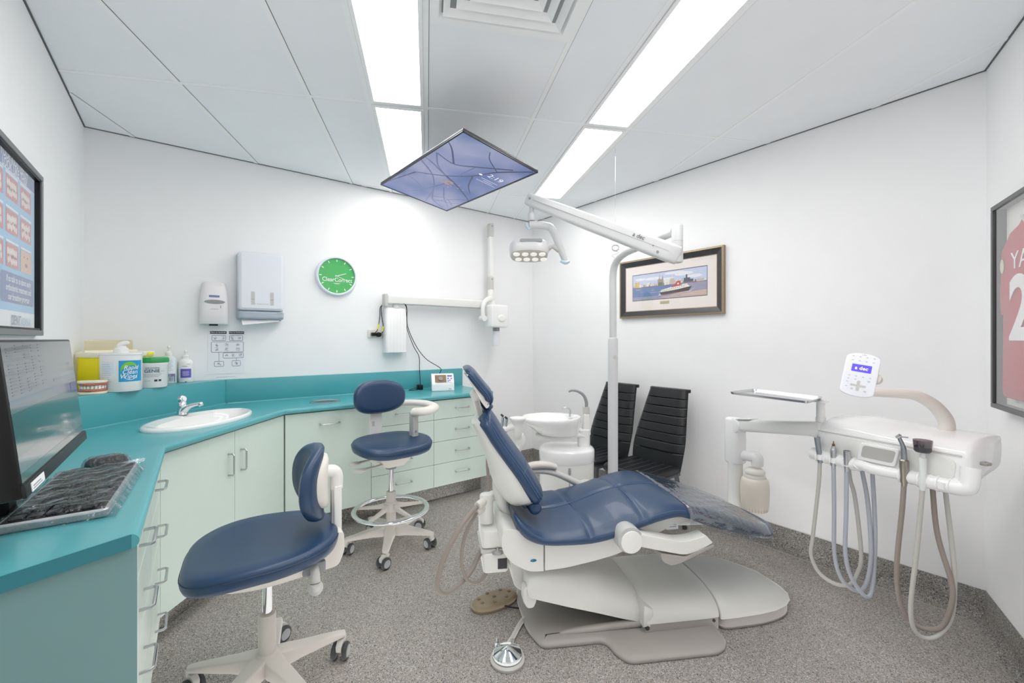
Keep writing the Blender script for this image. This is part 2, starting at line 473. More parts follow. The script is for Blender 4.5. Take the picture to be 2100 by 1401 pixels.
# camera and light ------------------------------------------------------------
cam = bpy.data.cameras.new('camera'); co = bpy.data.objects.new('camera', cam); COL.objects.link(co)
cam.sensor_width = 36; cam.lens = 880 * 36 / 2100; cam.shift_y = -(700.5 - 695.5) / 2100; cam.clip_start = 0.02
co.location = (3.725, -3.1255, 1.381)
fwd = Vector((-.7965, .6046, 0)); co.rotation_euler = fwd.to_track_quat('-Z', 'Y').to_euler()
SC.camera = co
w = bpy.data.worlds.new('world'); SC.world = w; w.use_nodes = True
w.node_tree.nodes['Background'].inputs[0].default_value = (1, 1, 1, 1); w.node_tree.nodes['Background'].inputs[1].default_value = 0.3
SC.view_settings.view_transform = 'Standard'; SC.view_settings.look = 'None'
SC.view_settings.exposure = 0.29; SC.view_settings.gamma = 1.07
try:
    SC.cycles.max_bounces = 10; SC.cycles.diffuse_bounces = 7; SC.cycles.glossy_bounces = 4; SC.cycles.transparent_max_bounces = 12
    SC.cycles.sample_clamp_indirect = 6; SC.cycles.caustics_reflective = False; SC.cycles.caustics_refractive = False
except Exception: pass
def area(name, loc, rot, sx, sy, power, col=(1, 1, 1)):
    l = bpy.data.lights.new(name, 'AREA'); l.shape = 'RECTANGLE'; l.size = sx; l.size_y = sy; l.energy = power; l.color = col
    o = bpy.data.objects.new(name, l); COL.objects.link(o); o.location = loc; o.rotation_euler = rot
    return o
area('floor_bounce_fill', (2.05, -1.85, .012), (PI, 0, math.radians(26)), 2.9, 2.7, 16, (1.0, .985, .975))  # added fill lamp facing up, stands in for light bounced off the floor
# ------------------------------------------------------------------ joinery (world coordinates; each unit keeps its own base Empty)
TOP = .915; NZ = .8975; NR = .0175
n1 = Vector((1.31, -3.197)); n2 = Vector((.556, -2.597)); nE = Vector((.552, -.93)); nN = Vector((2.36, -3.215)); nW = Vector((2.545, -3.629))
ddir = (n1 - n2).normalized(); mdir = Vector((-ddir.y, ddir.x)); mdir = mdir if mdir.x > 0 else -mdir    # diagonal, and its normal into the room
BC = Vector((.70, -3.055))                      # centre of the basin
BA, BB = .335, .2
def bell(a, b, n=56):
    return [tuple(BC + ddir * (a * math.cos(2 * PI * k / n)) + mdir * (b * math.sin(2 * PI * k / n))) for k in range(n)]

wt = thing('worktop', 'continuous teal laminate worktop bending round the corner with raised back ledge', 'worktop', (.6, -2.9, .88))
mb = MB()
def off(p, q, r):                               # offset of nose path towards the wall by NR
    return p
path = [nE, n2, n1, nN]
inn = []
for i, p in enumerate(path):
    a = (path[i] - path[i - 1]).normalized() if i else (path[1] - path[0]).normalized()
    b = (path[i + 1] - path[i]).normalized() if i < 3 else a
    na = Vector((a.y, -a.x)); nb = Vector((b.y, -b.x))     # towards the wall (left run side)
    bis = (na + nb).normalized(); k = NR / max(.3, bis.dot(na)); inn.append(p + bis * k)
outer = [(0.001, -.93)] + [tuple(p) for p in inn] + [tuple(nW), (0.001, -3.629)]
mb.plate(outer, [bell(BA - .02, BB - .02)], TOP - .035, TOP)
# rounded nose along the front
rings = []
dirs = []
for i, p in enumerate(inn):
    fr = (path[i] - p)
    rings.append([(p.x + fr.x * math.sin(a), p.y + fr.y * math.sin(a), NZ + NR * math.cos(a)) for a in [k * PI / 12 for k in range(13)]])
mb.loft(rings)
mb.build('top', M['teal'], wt, world=True, smooth=40)
mb = MB()
mb.box(.001, .018, -2.90, -.93, TOP, 1.09, .004, 2)
mb.build('backsplash', M['teal'], wt, world=True)
mb = MB()
mb.prism([(.001, -2.885), (.001, -3.629), (.745, -3.629)], TOP, 1.09, bev=.006, seg=3)
mb.tube([(.012, -2.893, TOP + .001), (.742, -3.623, TOP + .001)], .007, 8)
mb.build('corner_ledge', M['teal'], wt, world=True)
mb = MB(); mb.box(.745, 2.52, -3.629, -3.612, TOP, 1.09, .004, 2)
mb.build('backsplash', M['teal'], wt, world=True)
MB().tube([(.019, -2.886, TOP + .001), (.019, -.932, TOP + .001)], .006, 8).build('cove_strip', M['teal'], wt, world=True)

# laminate strip on the exposed end; its darker teal includes painted-in shade
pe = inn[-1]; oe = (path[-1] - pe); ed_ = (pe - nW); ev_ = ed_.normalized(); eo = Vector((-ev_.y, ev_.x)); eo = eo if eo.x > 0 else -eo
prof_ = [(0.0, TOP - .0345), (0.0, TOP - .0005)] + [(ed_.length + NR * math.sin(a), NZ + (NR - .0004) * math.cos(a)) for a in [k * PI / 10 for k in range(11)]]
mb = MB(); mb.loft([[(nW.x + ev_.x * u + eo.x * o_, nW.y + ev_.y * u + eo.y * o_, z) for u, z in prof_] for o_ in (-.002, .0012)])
mb.build('end_strip', mat('shaded_teal_edge', (30, 112, 124), .4), wt, world=True, smooth=0)

# cabinets
CZ0, CZ1 = .15, .872
zs = [.872, .712, .528, .343, .155]
def quadplan(mb, a, b, inn_, t, z0, z1, bev=.0015):
    """door slab between plan points a, b; thickness t towards inn_ (unit plan vector)"""
    q = [a, b, b + inn_ * t, a + inn_ * t]
    mb.prism([(v.x, v.y) for v in q], z0, z1, bev=bev, seg=1)

def hdl(parent, p, along, out, L=.128):
    mb = MB(); p = Vector(p); al = Vector(along) * L / 2
    bar_handle(mb, p - al, p + al, Vector(out) * .032)
    return mb.build('handle', M['steel'], parent, world=True)

# A run: front plane X = .52
FX = .522
def drawer_unit(y0, y1, label, hy):
    t = thing('drawer_cabinet', label, 'cabinet', (FX - .25, (y0 + y1) / 2, 0), 0, 'pale green base cabinets')
    MB().box(.03, FX - .02, y0 + .001, y1 - .001, CZ0, CZ1).build('carcass', M['mint'], t, world=True, smooth=0)
    MB().box(.03, .40, y0, y1, 0.001, CZ0).build('kickboard', M['skirt'], t, world=True, smooth=0)
    for k in range(4):
        mb = MB(); quadplan(mb, Vector((FX, y0 + .0015)), Vector((FX, y1 - .0015)), Vector((-1, 0)), .018, zs[k + 1] + .0015, zs[k] - .0015)
        d = mb.build('drawer', M['mint'], t, world=True, smooth=0)
        hdl(d, (FX, hy, [.797, .617, .435, .252][k]), (0, 1, 0), (1, 0, 0))
    return t
drawer_unit(-2.02, -1.502, 'pale green drawer unit behind the tall stool with the foot ring', -1.765)
dcu = drawer_unit(-1.502, -.965, 'pale green drawer unit at the end of the run, behind the chair headrest', -1.235)
MB().box(.03, FX, -.963, -.94, CZ0, CZ1).build('end_panel', M['mint'], dcu, world=True, smooth=0)
# single door (bin pull-out)
t = thing('bin_cabinet', 'pale green single door cabinet with horizontal handle under the waste chute', 'cabinet', (.3, -2.31, 0), 0, 'pale green base cabinets')
MB().box(.03, FX - .02, -2.60, -2.022, CZ0, CZ1).build('carcass', M['mint'], t, world=True, smooth=0)
MB().box(.03, .40, -2.60, -2.02, 0.001, CZ0).build('kickboard', M['skirt'], t, world=True, smooth=0)
mb = MB(); quadplan(mb, Vector((FX, -2.598)), Vector((FX, -2.0215)), Vector((-1, 0)), .018, .152, CZ1)
d = mb.build('door', M['mint'], t, world=True, smooth=0); hdl(d, (FX, -2.315, .785), (0, 1, 0), (1, 0, 0))

# corner sink cabinet on the diagonal
c1 = Vector((1.285, -3.217)); c2 = Vector((FX, -2.606))
cd = (c1 - c2).normalized(); cn = Vector((-cd.y, cd.x)); cn = cn if cn.x > 0 else -cn
t = thing('sink_cabinet', 'pale green corner cabinet with two doors under the white basin', 'cabinet', (.55, -3.1, 0), 0, 'pale green base cabinets')
b1 = c1 - cn * .02; b2 = c2 - cn * .02
MB().plate([tuple(b2), tuple(b1), (1.26, -3.61), (.03, -3.61), (.03, -2.63)], [bell(BA - .01, BB - .01)], .60, .868).prism([tuple(b2), tuple(b1), (1.26, -3.61), (.03, -3.61), (.03, -2.63)], CZ0, .60).build('carcass', M['mint'], t, world=True, smooth=0)
k1 = c1 - cn * .12; k2 = c2 - cn * .12
MB().prism([tuple(k2), tuple(k1), (1.26, -3.61), (.03, -3.61), (.03, -2.66)], .001, CZ0).build('kickboard', M['skirt'], t, world=True, smooth=0)
mid = (c1 + c2) / 2
for a, b, hs in ((c2, mid, -1), (mid, c1, 1)):
    mb = MB(); quadplan(mb, a + cd * .0015, b - cd * .0015, -cn, .018, .152, CZ1)
    d = mb.build('door', M['mint'], t, world=True, smooth=0)
    h = mid + cd * (hs * .052)
    hdl(d, (h.x, h.y, .70), (0, 0, 1), (cn.x, cn.y, 0), .115)

# left run: two drawer stacks, front edge from (1.285,-3.217) to (2.345,-3.237)
f0 = Vector((1.285, -3.217)); f1 = Vector((2.347, -3.237)); fd = (f1 - f0).normalized(); fn = Vector((-fd.y, fd.x)); fn = fn if fn.y > 0 else -fn
def left_unit(s0, s1, label, hs, kb):
    a = f0 + fd * s0; b = f0 + fd * s1
    t = thing('drawer_cabinet', label, 'cabinet', (a.x + .2, -3.45, 0), 0, 'pale green base cabinets')
    MB().prism([(a.x + .002, a.y - .02), (b.x - .002, b.y - .02), (b.x + .0, -3.62), (a.x + .002, -3.62)], CZ0, CZ1).build('carcass', M['mint'], t, world=True, smooth=0)
    MB().prism([(a.x, a.y - .08), (b.x - .01, b.y - .08), (b.x - .01, -3.62), (a.x, -3.62)], 0.001, CZ0).build('kickboard', M['skirt'], t, world=True, smooth=0)
    for k in range(4):
        mb = MB(); quadplan(mb, a + fd * .0015, b - fd * .0015, -fn, .018, zs[k + 1] + .0015, zs[k] - .0015)
        d = mb.build('drawer', M['mint'], t, world=True, smooth=0)
        h = f0 + fd * hs
        hdl(d, (h.x, h.y, [.793, .61, .43, .245][k]), (fd.x, fd.y, 0), (fn.x, fn.y, 0))
left_unit(0, .46, 'pale green drawer unit of the near run, next to the sink cabinet', .215, 0)
left_unit(.46, 1.062, 'pale green drawer unit nearest the viewer, beside the grey green end panel', .765, 0)
e0 = f1 + fd * .002; e1 = Vector((2.53, -3.622))
ev = (e1 - e0).normalized(); en = Vector((ev.y, -ev.x)); en = en if en.x > 0 else -en
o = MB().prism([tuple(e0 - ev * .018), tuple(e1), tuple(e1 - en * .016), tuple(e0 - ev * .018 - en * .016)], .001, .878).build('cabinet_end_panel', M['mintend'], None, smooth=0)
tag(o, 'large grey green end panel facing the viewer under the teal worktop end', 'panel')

# ------------------------------------------------------------------ basin, tap, chute
rot = math.atan2(ddir.y, ddir.x)
bs = thing('wash_basin', 'oval white ceramic wash basin set in the teal worktop', 'basin', (BC.x, BC.y, TOP), rot)
mb = MB()
prof = [(1.0, .0), (1.005, .008), (.985, .018), (.95, .021), (.90, .019), (.87, .008), (.84, -.02), (.76, -.07), (.6, -.12), (.35, -.145), (.07, -.15), (.0, -.15)]
n = 64; vs = []; fs = []
for r, z in prof:
    for k in range(n):
        a = 2 * PI * k / n; sh = 0.025 * (1 if r < .9 else 0)
        # inner bowl sits towards the room, leaving a tap shelf behind
        vs.append((BA * r * math.cos(a), (BB * r if r >= .9 else (BB - .02) * r) * math.sin(a) + (0 if r >= .9 else sh * (mdir.dot(Vector((-ddir.y, ddir.x))))), z))
for i in range(len(prof) - 1):
    for k in range(n): fs.append((i * n + k, i * n + (k + 1) % n, (i + 1) * n + (k + 1) % n, (i + 1) * n + k))
mb.add(vs, fs); mb.build('bowl', M['ceramic'], bs, smooth=60)
MB().lathe([(.0, -.146), (.02, -.146), (.024, -.149)], 20, cap=False).build('waste', M['chrome'], bs)

tp = Vector((.525, -3.145)); tp3 = (tp.x, tp.y, TOP + .019)
tapo = thing('mixer_tap', 'chrome lever mixer tap on the back rim of the basin', 'tap', tp3, math.atan2(mdir.y, mdir.x))
mb = MB()
mb.lathe([(.029, 0), (.029, .005), (.026, .01), (.0225, .05), (.02, .074), (.012, .08), (0, .081)], 32)
mb.build('body', M['chrome'], tapo, smooth=50)
mb = MB(); mb.tube([(.008, 0, .022), (.035, 0, .045), (.075, 0, .060), (.112, 0, .066)], [.024, .018, .013, .0115], 16, sm=6, flat=.85)
mb.cyl((.108, 0, .072), (.116, 0, .052), .013, .0125, 20, bev=.002)
mb.build('spout', M['chrome'], tapo, smooth=50)
mb = MB(); mb.cyl((-.006, .0, .088), (.014, -.004, .094), .0235, .021, 12, bev=.004); mb.cyl((.013, -.004, .0935), (.018, -.005, .095), .012, .011, 14)
mb.build('lever_knob', M['chrome'], tapo, smooth=20)

t = thing('waste_chute', 'round steel waste chute ring sunk in the teal worktop', 'waste chute', (.345, -2.303, TOP))
MB().lathe([(.106, .0), (.106, .004), (.098, .006), (.086, .005), (.08, .001)], 44, cap=False).build('rim', M['steel'], t)
MB().lathe([(.0, .0012), (.081, .0012)], 44, cap=False).build('flap', mat('dull_steel', (140, 140, 138), .3, 1.0), t)
# ------------------------------------------------------------------ things on the left wall (wall A): local x right, z up, -y into the room
RA = PI / 2
def wallA(name, y, z, label, cat, group=None): return thing(name, label, cat, (0.001, y, z), RA, group)

# clock
t = wallA('wall_clock', -2.133, 1.903, 'round wall clock with green face and white rim', 'clock')
M['green'] = mat('clock_green', (58, 178, 84), 0.35)
R_ = .162
T_ = Matrix.Rotation(PI / 2, 4, 'X')
MB().lathe([(R_ * .9, .0), (R_, .0), (R_ * 1.01, .012), (R_ * 1.0, .03), (R_ * .95, .036), (R_ * .9, .034), (R_ * .885, .024)], 64, cap=False, T=T_).build('rim', mat('clock_rim', (226, 232, 244), .3), t)
f = MB(); f.lathe([(0, .02), (R_ * .9, .02)], 64, cap=False, T=T_); f.m = 1
for k in range(12):
    a = k * PI / 6; c_, s_ = math.sin(a), math.cos(a); w = .0035; r0, r1 = .118, .137
    f.poly([(c_ * r0 + s_ * w, -.0208, s_ * r0 - c_ * w), (c_ * r1 + s_ * w, -.0208, s_ * r1 - c_ * w), (c_ * r1 - s_ * w, -.0208, s_ * r1 + c_ * w), (c_ * r0 - s_ * w, -.0208, s_ * r0 + c_ * w)])
f.text('ClearCorrect', .048, XZ(0.004, -.0208, -.033), bold=.0003, sx=.9)
f.poly([(-.03 + .0, -.0207, -.058), (-.012, -.0207, -.066), (.012, -.0207, -.066), (.03, -.0207, -.058), (.012, -.0207, -.061), (-.012, -.0207, -.061)])
M['whitepaint'] = mat('white_print', (245, 248, 246), .5)
f.build('face', [M['green'], M['whitepaint']], t)
for nm, a, L, w in (('hour_hand', math.radians(72), .075, .003), ('minute_hand', math.radians(114), .105, .0022)):
    c_, s_ = math.sin(a), math.cos(a)
    MB().tube([(-c_ * .015, -.023, -s_ * .015), (c_ * L, -.023, s_ * L)], w, 6).build(nm, M['whitepaint'], t)
MB().lathe([(0, .0262), (R_ * .895, .0262)], 64, cap=False, T=T_).build('glass', M['glass'], t)

# soap dispenser
t = wallA('soap_dispenser', -2.968, 1.635, 'white automatic soap dispenser with grey oval window beside the towel dispenser', 'soap dispenser')
rings = []
for z, w, d in ((-.15, .083, .05), (-.148, .085, .085), (-.13, .086, .094), (-.05, .087, .1), (.04, .083, .098), (.11, .074, .09), (.14, .066, .08), (.15, .058, .06)):
    pts = []
    for k in range(25):
        a = PI * k / 24; c_ = math.cos(a); s_ = math.sin(a)
        pts.append((math.copysign(abs(c_) ** .35, c_) * w, -(abs(s_) ** .55) * d - .001, z))
    rings.append(pts)
m_ = MB(); m_.loft(rings); m_.build('housing', mat('soap_housing', (230, 226, 228), .35), t, smooth=50)
m_ = MB(); m_.slab(ell(0.0, 0, .06, .0145, 40), [(0, 0), (0, .003), (.002, .004)]); m_.v = [Vector((p.x, -.0985 - p.z, p.y + .005)) for p in m_.v]
m_.build('window', M['mgrey'], t)
m_ = MB(); m_.prism(rrect(-.032, .027, .037, .05, .002), -.1005, -.0975, 'y'); m_.m = 1; m_.text('Kimberly-Clark', .0085, XZ(-.002, -.1008, .0435)); m_.build('badge', [mat('badge_blue', (28, 64, 150), .5), M['whitepaint']], t)
m_ = MB(); m_.box(-.03, .02, -.07, -.03, -.16, -.149); m_.build('nozzle', M['black'], t)
for z in (-.024, -.034): m_ = MB(); m_.cyl((.034, -.098, z), (.034, -.1005, z), .003, n=12); m_.build('indicator', M['black'], t)
m_ = MB(); m_.text('AUTOMATIC', .008, XZ(0, -.1012, -.046)); m_.build('lettering', mat('badge_blue', (40, 60, 120), .5), t)

# paper towel dispenser
t = wallA('paper_towel_dispenser', -2.685, 1.755, 'tall white paper towel dispenser with grey lower edge and protruding towel', 'towel dispenser')
def rz_rect(w, z0, z1, r): return rrect(-w, w, z0, z1, r)
m_ = MB(); m_.prism(rz_rect(.148, -.24, .262, .03), -.045, -.001, 'y', bev=.006); m_.build('back_case', mat('case_grey', (186, 192, 198), .4), t)
m_ = MB(); m_.slab(rz_rect(.146, -.168, .26, .03), [(0, .04), (0, .09), (.006, .108), (.02, .118)]); m_.v = [Vector((p.x, -p.z, p.y)) for p in m_.v]
m_.build('cover', mat('cover_white', (226, 230, 238), .28, coat=.2), t)
m_ = MB(); m_.slab(rz_rect(.146, -.228, -.17, .012), [(0, .04), (0, .095), (.006, .108), (.012, .112)]); m_.v = [Vector((p.x, -p.z, p.y)) for p in m_.v]
m_.build('lower_band', mat('band_grey', (168, 178, 190), .35), t)
for x in (-.056, .066):
    m_ = MB(); m_.prism(rz_rect(.011, -.125, -.03, .003), -.1195, -.117, 'y'); m_.v = [Vector((p.x + x, p.y, p.z)) for p in m_.v]
    m_.m = 1; m_.box(x - .011, x + .011, -.1205, -.119, -.087, -.084); m_.build('sight_slot', [mat('slot_grey', (196, 194, 190), .5), M['mgrey']], t)
m_ = MB(); m_.text('Kimberly-Clark', .012, XZ(.005, -.1186, -.118)); m_.prism(ell(-.045, -.118, .004, .004, 12), -.1186, -.118, 'y'); m_.build('lettering', M['inkgrey'], t)
m_ = MB(); m_.loft([[(-.125, -.05, -.215), (-.12, -.105, -.272), (-.118, -.107, -.272), (-.123, -.05, -.213)], [(.0, -.05, -.215), (.0, -.105, -.258), (.0, -.107, -.258), (.0, -.05, -.213)], [(.12, -.05, -.215), (.115, -.105, -.242), (.115, -.107, -.242), (.12, -.05, -.213)]]); m_.build('paper_towel', M['paper'], t, smooth=0)
m_ = MB(); m_.cyl((.0, -.112, .228), (.0, -.1145, .228), .004, n=12); m_.build('lock', M['mgrey'], t)

# hand washing sheet
t = wallA('hygiene_sheet', -2.893, 1.285, 'printed hand washing instruction sheet taped below the soap dispenser', 'sheet')
m_ = MB(); m_.box(-.112, .112, -.0015, -.0004, -.155, .155)
m_.m = 1
y = -.0019
m_.poly([(-.098, y, .153), (.0, y, .153), (.0, y, .133), (-.098, y, .133)]); m_.poly([(.014, y, .153), (.108, y, .153), (.108, y, .133), (.014, y, .133)])
def frame2(x0, x1, z0, z1, w=.0022, r=.008):
    a = rrect(x0, x1, z0, z1, r, 4); b = rrect(x0 + w, x1 - w, z0 + w, z1 - w, r * .7, 4); nn = len(a)
    m_.add([(p[0], y, p[1]) for p in a + b], [(k, (k + 1) % nn, nn + (k + 1) % nn, nn + k) for k in range(nn)])
frame2(-.088, -.004, .092, .128); frame2(.016, .1, .092, .128); frame2(-.092, .104, .018, .086); frame2(-.022, .104, -.02, .016); frame2(-.074, -.016, -.072, -.038); frame2(.032, .086, -.072, -.036)
for a in ((-.046, .018, -.038), (.06, -.02, -.036)): m_.poly([(a[0] - .001, y, a[1]), (a[0] + .001, y, a[1]), (a[0] + .001, y, a[2]), (a[0] - .001, y, a[2])])
m_.m = 2
rn = random.Random(3)
def doodle(cx, cz, r):
    for q in range(4):
        pts = [(cx + rn.uniform(-r, r), y, cz + rn.uniform(-r, r)) for _ in range(4)]; m_.tube(pts, .0007, 4, sm=3)
for cx, cz in ((-.07, .11), (-.024, .11), (.035, .11), (.08, .11), (-.06, .066), (-.06, .038), (.0, .066), (.0, .038), (.07, .066), (.07, .038), (.0, -.002), (.04, -.002), (.085, -.002), (-.045, -.055), (.06, -.054)): doodle(cx, cz, .012)
for k in range(9): m_.poly([(-.06 + k * .013, y, -.14), (-.05 + k * .013, y, -.14), (-.05 + k * .013, y, -.138), (-.06 + k * .013, y, -.138)])
m_.m = 3
m_.text('How to handrub?', .0125, XZ(-.049, -.0022, .144)); m_.text('How to handwash?', .0115, XZ(.061, -.0022, .144))
m_.v = m_.v[:8] + [Vector((v.x, v.y, .155 - (.155 - v.z) * (1.13 if v.z < .13 else 1.0))) for v in m_.v[8:]]
m_.build('printed_sheet', [mat('sheet_paper', (236, 237, 241), .7), M['ink'], M['inkgrey'], M['whitepaint']], t, smooth=0)

# power outlet with two plugs
t = wallA('power_outlet', -1.808, 1.428, 'white double power point on the wall left of the imaging unit box', 'power outlet')
m_ = MB(); m_.prism(rrect(-.065, .065, -.037, .037, .006), -.01, -.0003, 'y', bev=.003); m_.build('face_plate', M['cream'], t)
for x in (-.045, .02): MB().box(x, x + .01, -.013, -.009, .015, .027).build('rocker_switch', M['wgloss'], t)

def wA(y, z, d): return (d, y, z)        # point d in front of wall A
def cordthing(name, label, pts, r, mats, parts, cat='cable'):
    t = thing(name, label, cat, pts[0])
    MB().tube(pts, r, 6, sm=8).build('flex', mats, t, world=True)
    for nm, fn, m in parts:
        q = MB(); fn(q); q.build(nm, m, t, world=True)
    return t
M['yellow'] = mat('yellow_tag', (232, 226, 60), .5)
cordthing('mains_cable', 'black mains cord with square plug, draped over the imaging unit box to the desktop mixer',
    [(.045, -1.83, 1.425), (.05, -1.80, 1.47), (.03, -1.775, 1.58), (.03, -1.77, 1.66), (.06, -1.73, 1.69), (.10, -1.66, 1.692), (.10, -1.58, 1.69), (.1, -1.555, 1.64), (.06, -1.53, 1.5), (.05, -1.45, 1.33), (.08, -1.36, 1.2), (.13, -1.25, 1.12), (.14, -1.235, 1.09), (.12, -1.24, 1.06)], .0035, M['black'],
    [('plug', lambda q: q.box(.0115, .05, -1.85, -1.81, 1.408, 1.438, .008, 3), M['black']), ('cable_tag', lambda q: q.tube([(.05, -1.803, 1.468), (.042, -1.79, 1.51)], .006, 8), M['yellow'])])
cordthing('mains_cable', 'black mains cord with round plug, hanging to the power adaptor behind the desktop mixer',
    [(.05, -1.785, 1.42), (.06, -1.755, 1.45), (.05, -1.752, 1.5), (.03, -1.76, 1.6), (.03, -1.755, 1.68), (.07, -1.7, 1.697), (.11, -1.6, 1.697), (.11, -1.56, 1.66), (.07, -1.545, 1.5), (.05, -1.47, 1.32), (.04, -1.41, 1.22), (.03, -1.40, 1.1), (.05, -1.40, .96), (.05, -1.40, .945)], .0035, M['black'],
    [('plug', lambda q: q.cyl((.0115, -1.785, 1.42), (.052, -1.785, 1.42), .022, .02, 24, bev=.003), M['black']), ('cable_tag', lambda q: q.tube([(.058, -1.758, 1.447), (.052, -1.753, 1.49)], .006, 8), M['yellow'])])
t = thing('power_adaptor', 'small black power adaptor lying on the worktop behind the desktop mixer', 'adaptor', (.06, -1.41, TOP))
MB().box(-.03, .03, -.02, .02, 0, .045, .006, 2).build('adaptor_body', M['black'], t)
MB().tube([(.0, -.02, .02), (.0, -.07, .012), (.03, -.12, .006), (.05, -.08, .006), (.04, -.04, .006)], .003, 6, sm=6).build('lead', M['black'], t)

# wall mounted x-ray unit
t = wallA('xray_unit', -1.645, 1.26, 'white wall mounted dental x-ray machine with long horizontal arm and folded scissor arm', 'x-ray machine')
# local: x along wall (+Y world) from box centre, z from 1.26
m_ = MB(); m_.slab(rrect(-.10, .095, -.10, -.002, .028), [(.004, .0), (0, .004), (0, .385), (.006, .395), (.015, .40)]); 
for k in range(5): m_.box(-.06 + k * .03, -.058 + k * .03, -.1012, -.0995, .01, .385)
m_.build('wall_box', M['wgloss'], t)
m_ = MB(); m_.cyl((.0, -.07, .395), (.0, -.07, .43), .035); m_.build('swivel', M['white'], t)
m_ = MB(); m_.prism(rrect(-.115, -.085, .405, .515, .008), -.11, -.04, 'y', bev=.006); m_.build('arm_end_cap', M['lgrey'], t)
XS = Vector((.07, 0, 0))
m_ = MB(); m_.prism(rrect(-.09, .99, .425, .51, .02), -.115, -.045, 'y', bev=.02, seg=4); m_.m = 1; m_.box(-.05, .98, -.117, -.112, .428, .433)
m_.build('horizontal_arm', [M['white'], M['mgrey']], t)
m_ = MB(); m_.cyl((.93, -.085, .425), (.93, -.085, .515), .055, bev=.01); m_.cyl((.93, -.085, .51), (.93, -.085, .56), .03); m_.v = [v + XS for v in m_.v]; m_.build('elbow', M['white'], t)
m_ = MB(); m_.prism(rrect(.905, .945, .55, 1.25, .015), -.125, -.085, 'y', bev=.01); m_.v = [v + XS for v in m_.v]; m_.build('scissor_arm', M['white'], t)
m_ = MB(); m_.prism(rrect(.928, .975, .62, 1.20, .015), -.082, -.04, 'y', bev=.01); m_.v = [v + XS for v in m_.v]; m_.build('scissor_arm', M['white'], t)
for z0, z1 in ((.56, .76), (1.16, 1.30)):
    m_ = MB(); m_.prism(rrect(.90, .95, z0, z1, .018), -.13, -.06, 'y', bev=.012); m_.m = 1; m_.cyl((.925, -.131, z1 - .03), (.925, -.128, z1 - .03), .008)
    m_.v = [v + XS for v in m_.v]; m_.build('knuckle', [M['lgrey'], M['mgrey']], t)
m_ = MB(); m_.cyl((.90, -.14, .52), (.90, -.14, .62), .032, .03, bev=.008); m_.v = [v + XS for v in m_.v]; m_.build('swivel', M['white'], t)
m_ = MB(); m_.tube([(.90, -.15, .53), (.86, -.165, .525), (.80, -.18, .49), (.775, -.185, .43), (.775, -.19, .34)], [.024, .024, .023, .022, .02], 14, sm=6); m_.cyl((.775, -.215, .325), (.775, -.155, .325), .028); m_.cyl((.775, -.19, .325), (.835, -.19, .325), .016)
m_.v = [v + XS for v in m_.v]; m_.build('yoke', M['white'], t)
m_ = MB(); m_.prism(rrect(.82, 1.02, .235, .46, .02), -.28, -.13, 'y', bev=.015, seg=3); m_.v = [v + XS for v in m_.v]; m_.build('tube_head', M['wgloss'], t)
m_ = MB(); m_.slab(ell(.935, .325, .045, .036, 36), [(0, .27), (0, .285), (.012, .293)]); m_.v = [Vector((p.x, -p.z, p.y)) for p in m_.v]; m_.v = [v + XS for v in m_.v]; m_.build('dial', M['white'], t)
m_ = MB(); m_.cyl((.925, -.2, .235), (.925, -.2, .20), .035); m_.v = [v + XS for v in m_.v]; m_.build('collar', M['mgrey'], t)
m_ = MB(); m_.lathe([(.034, .20), (.034, .05), (.031, .05), (.031, .20)], 28, cap=False, T=Matrix.Translation((.925, -.2, 0)))
m_.v = [v + XS for v in m_.v]; m_.build('cone', mat('cone_plastic', (222, 223, 229), .25, coat=.3), t)
# ------------------------------------------------------------------ back wall picture
t = thing('framed_picture', 'landscape picture of a ferry and harbour skyline in dark gold-edged frame', 'picture', (1.71, -.001, 1.815), 0)
W_, H_ = .468, .25
def frame_ring(mb, wo, ho, wi, hi, yo, yi):
    a = [(-wo, -ho), (wo, -ho), (wo, ho), (-wo, ho)]; b = [(-wi, -hi), (wi, -hi), (wi, hi), (-wi, hi)]
    mb.add([(p[0], yo, p[1]) for p in a] + [(p[0], yi, p[1]) for p in b], [(k, (k + 1) % 4, 4 + (k + 1) % 4, 4 + k) for k in range(4)])
m_ = MB(); m_.m = 0
frame_ring(m_, W_, H_, W_, H_, 0, -.028); frame_ring(m_, W_, H_, W_ - .014, H_ - .014, -.028, -.03)
m_.m = 1; frame_ring(m_, W_ - .014, H_ - .014, W_ - .03, H_ - .03, -.03, -.024); frame_ring(m_, W_ - .03, H_ - .03, W_ - .055, H_ - .055, -.024, -.014)
m_.m = 0; frame_ring(m_, W_ - .055, H_ - .055, W_ - .06, H_ - .06, -.014, -.012)
m_.build('frame', [mat('antique_gold', (150, 132, 106), .4, .5, var=.15, vscale=60), mat('frame_black', (48, 46, 50), .3, var=.2, vscale=40)], t, smooth=0)
m_ = MB(); m_.box(-W_ + .05, W_ - .05, -.011, -.001, -H_ + .05, H_ - .05); m_.build('mount', mat('mount_card', (236, 226, 222), .8), t, smooth=0)
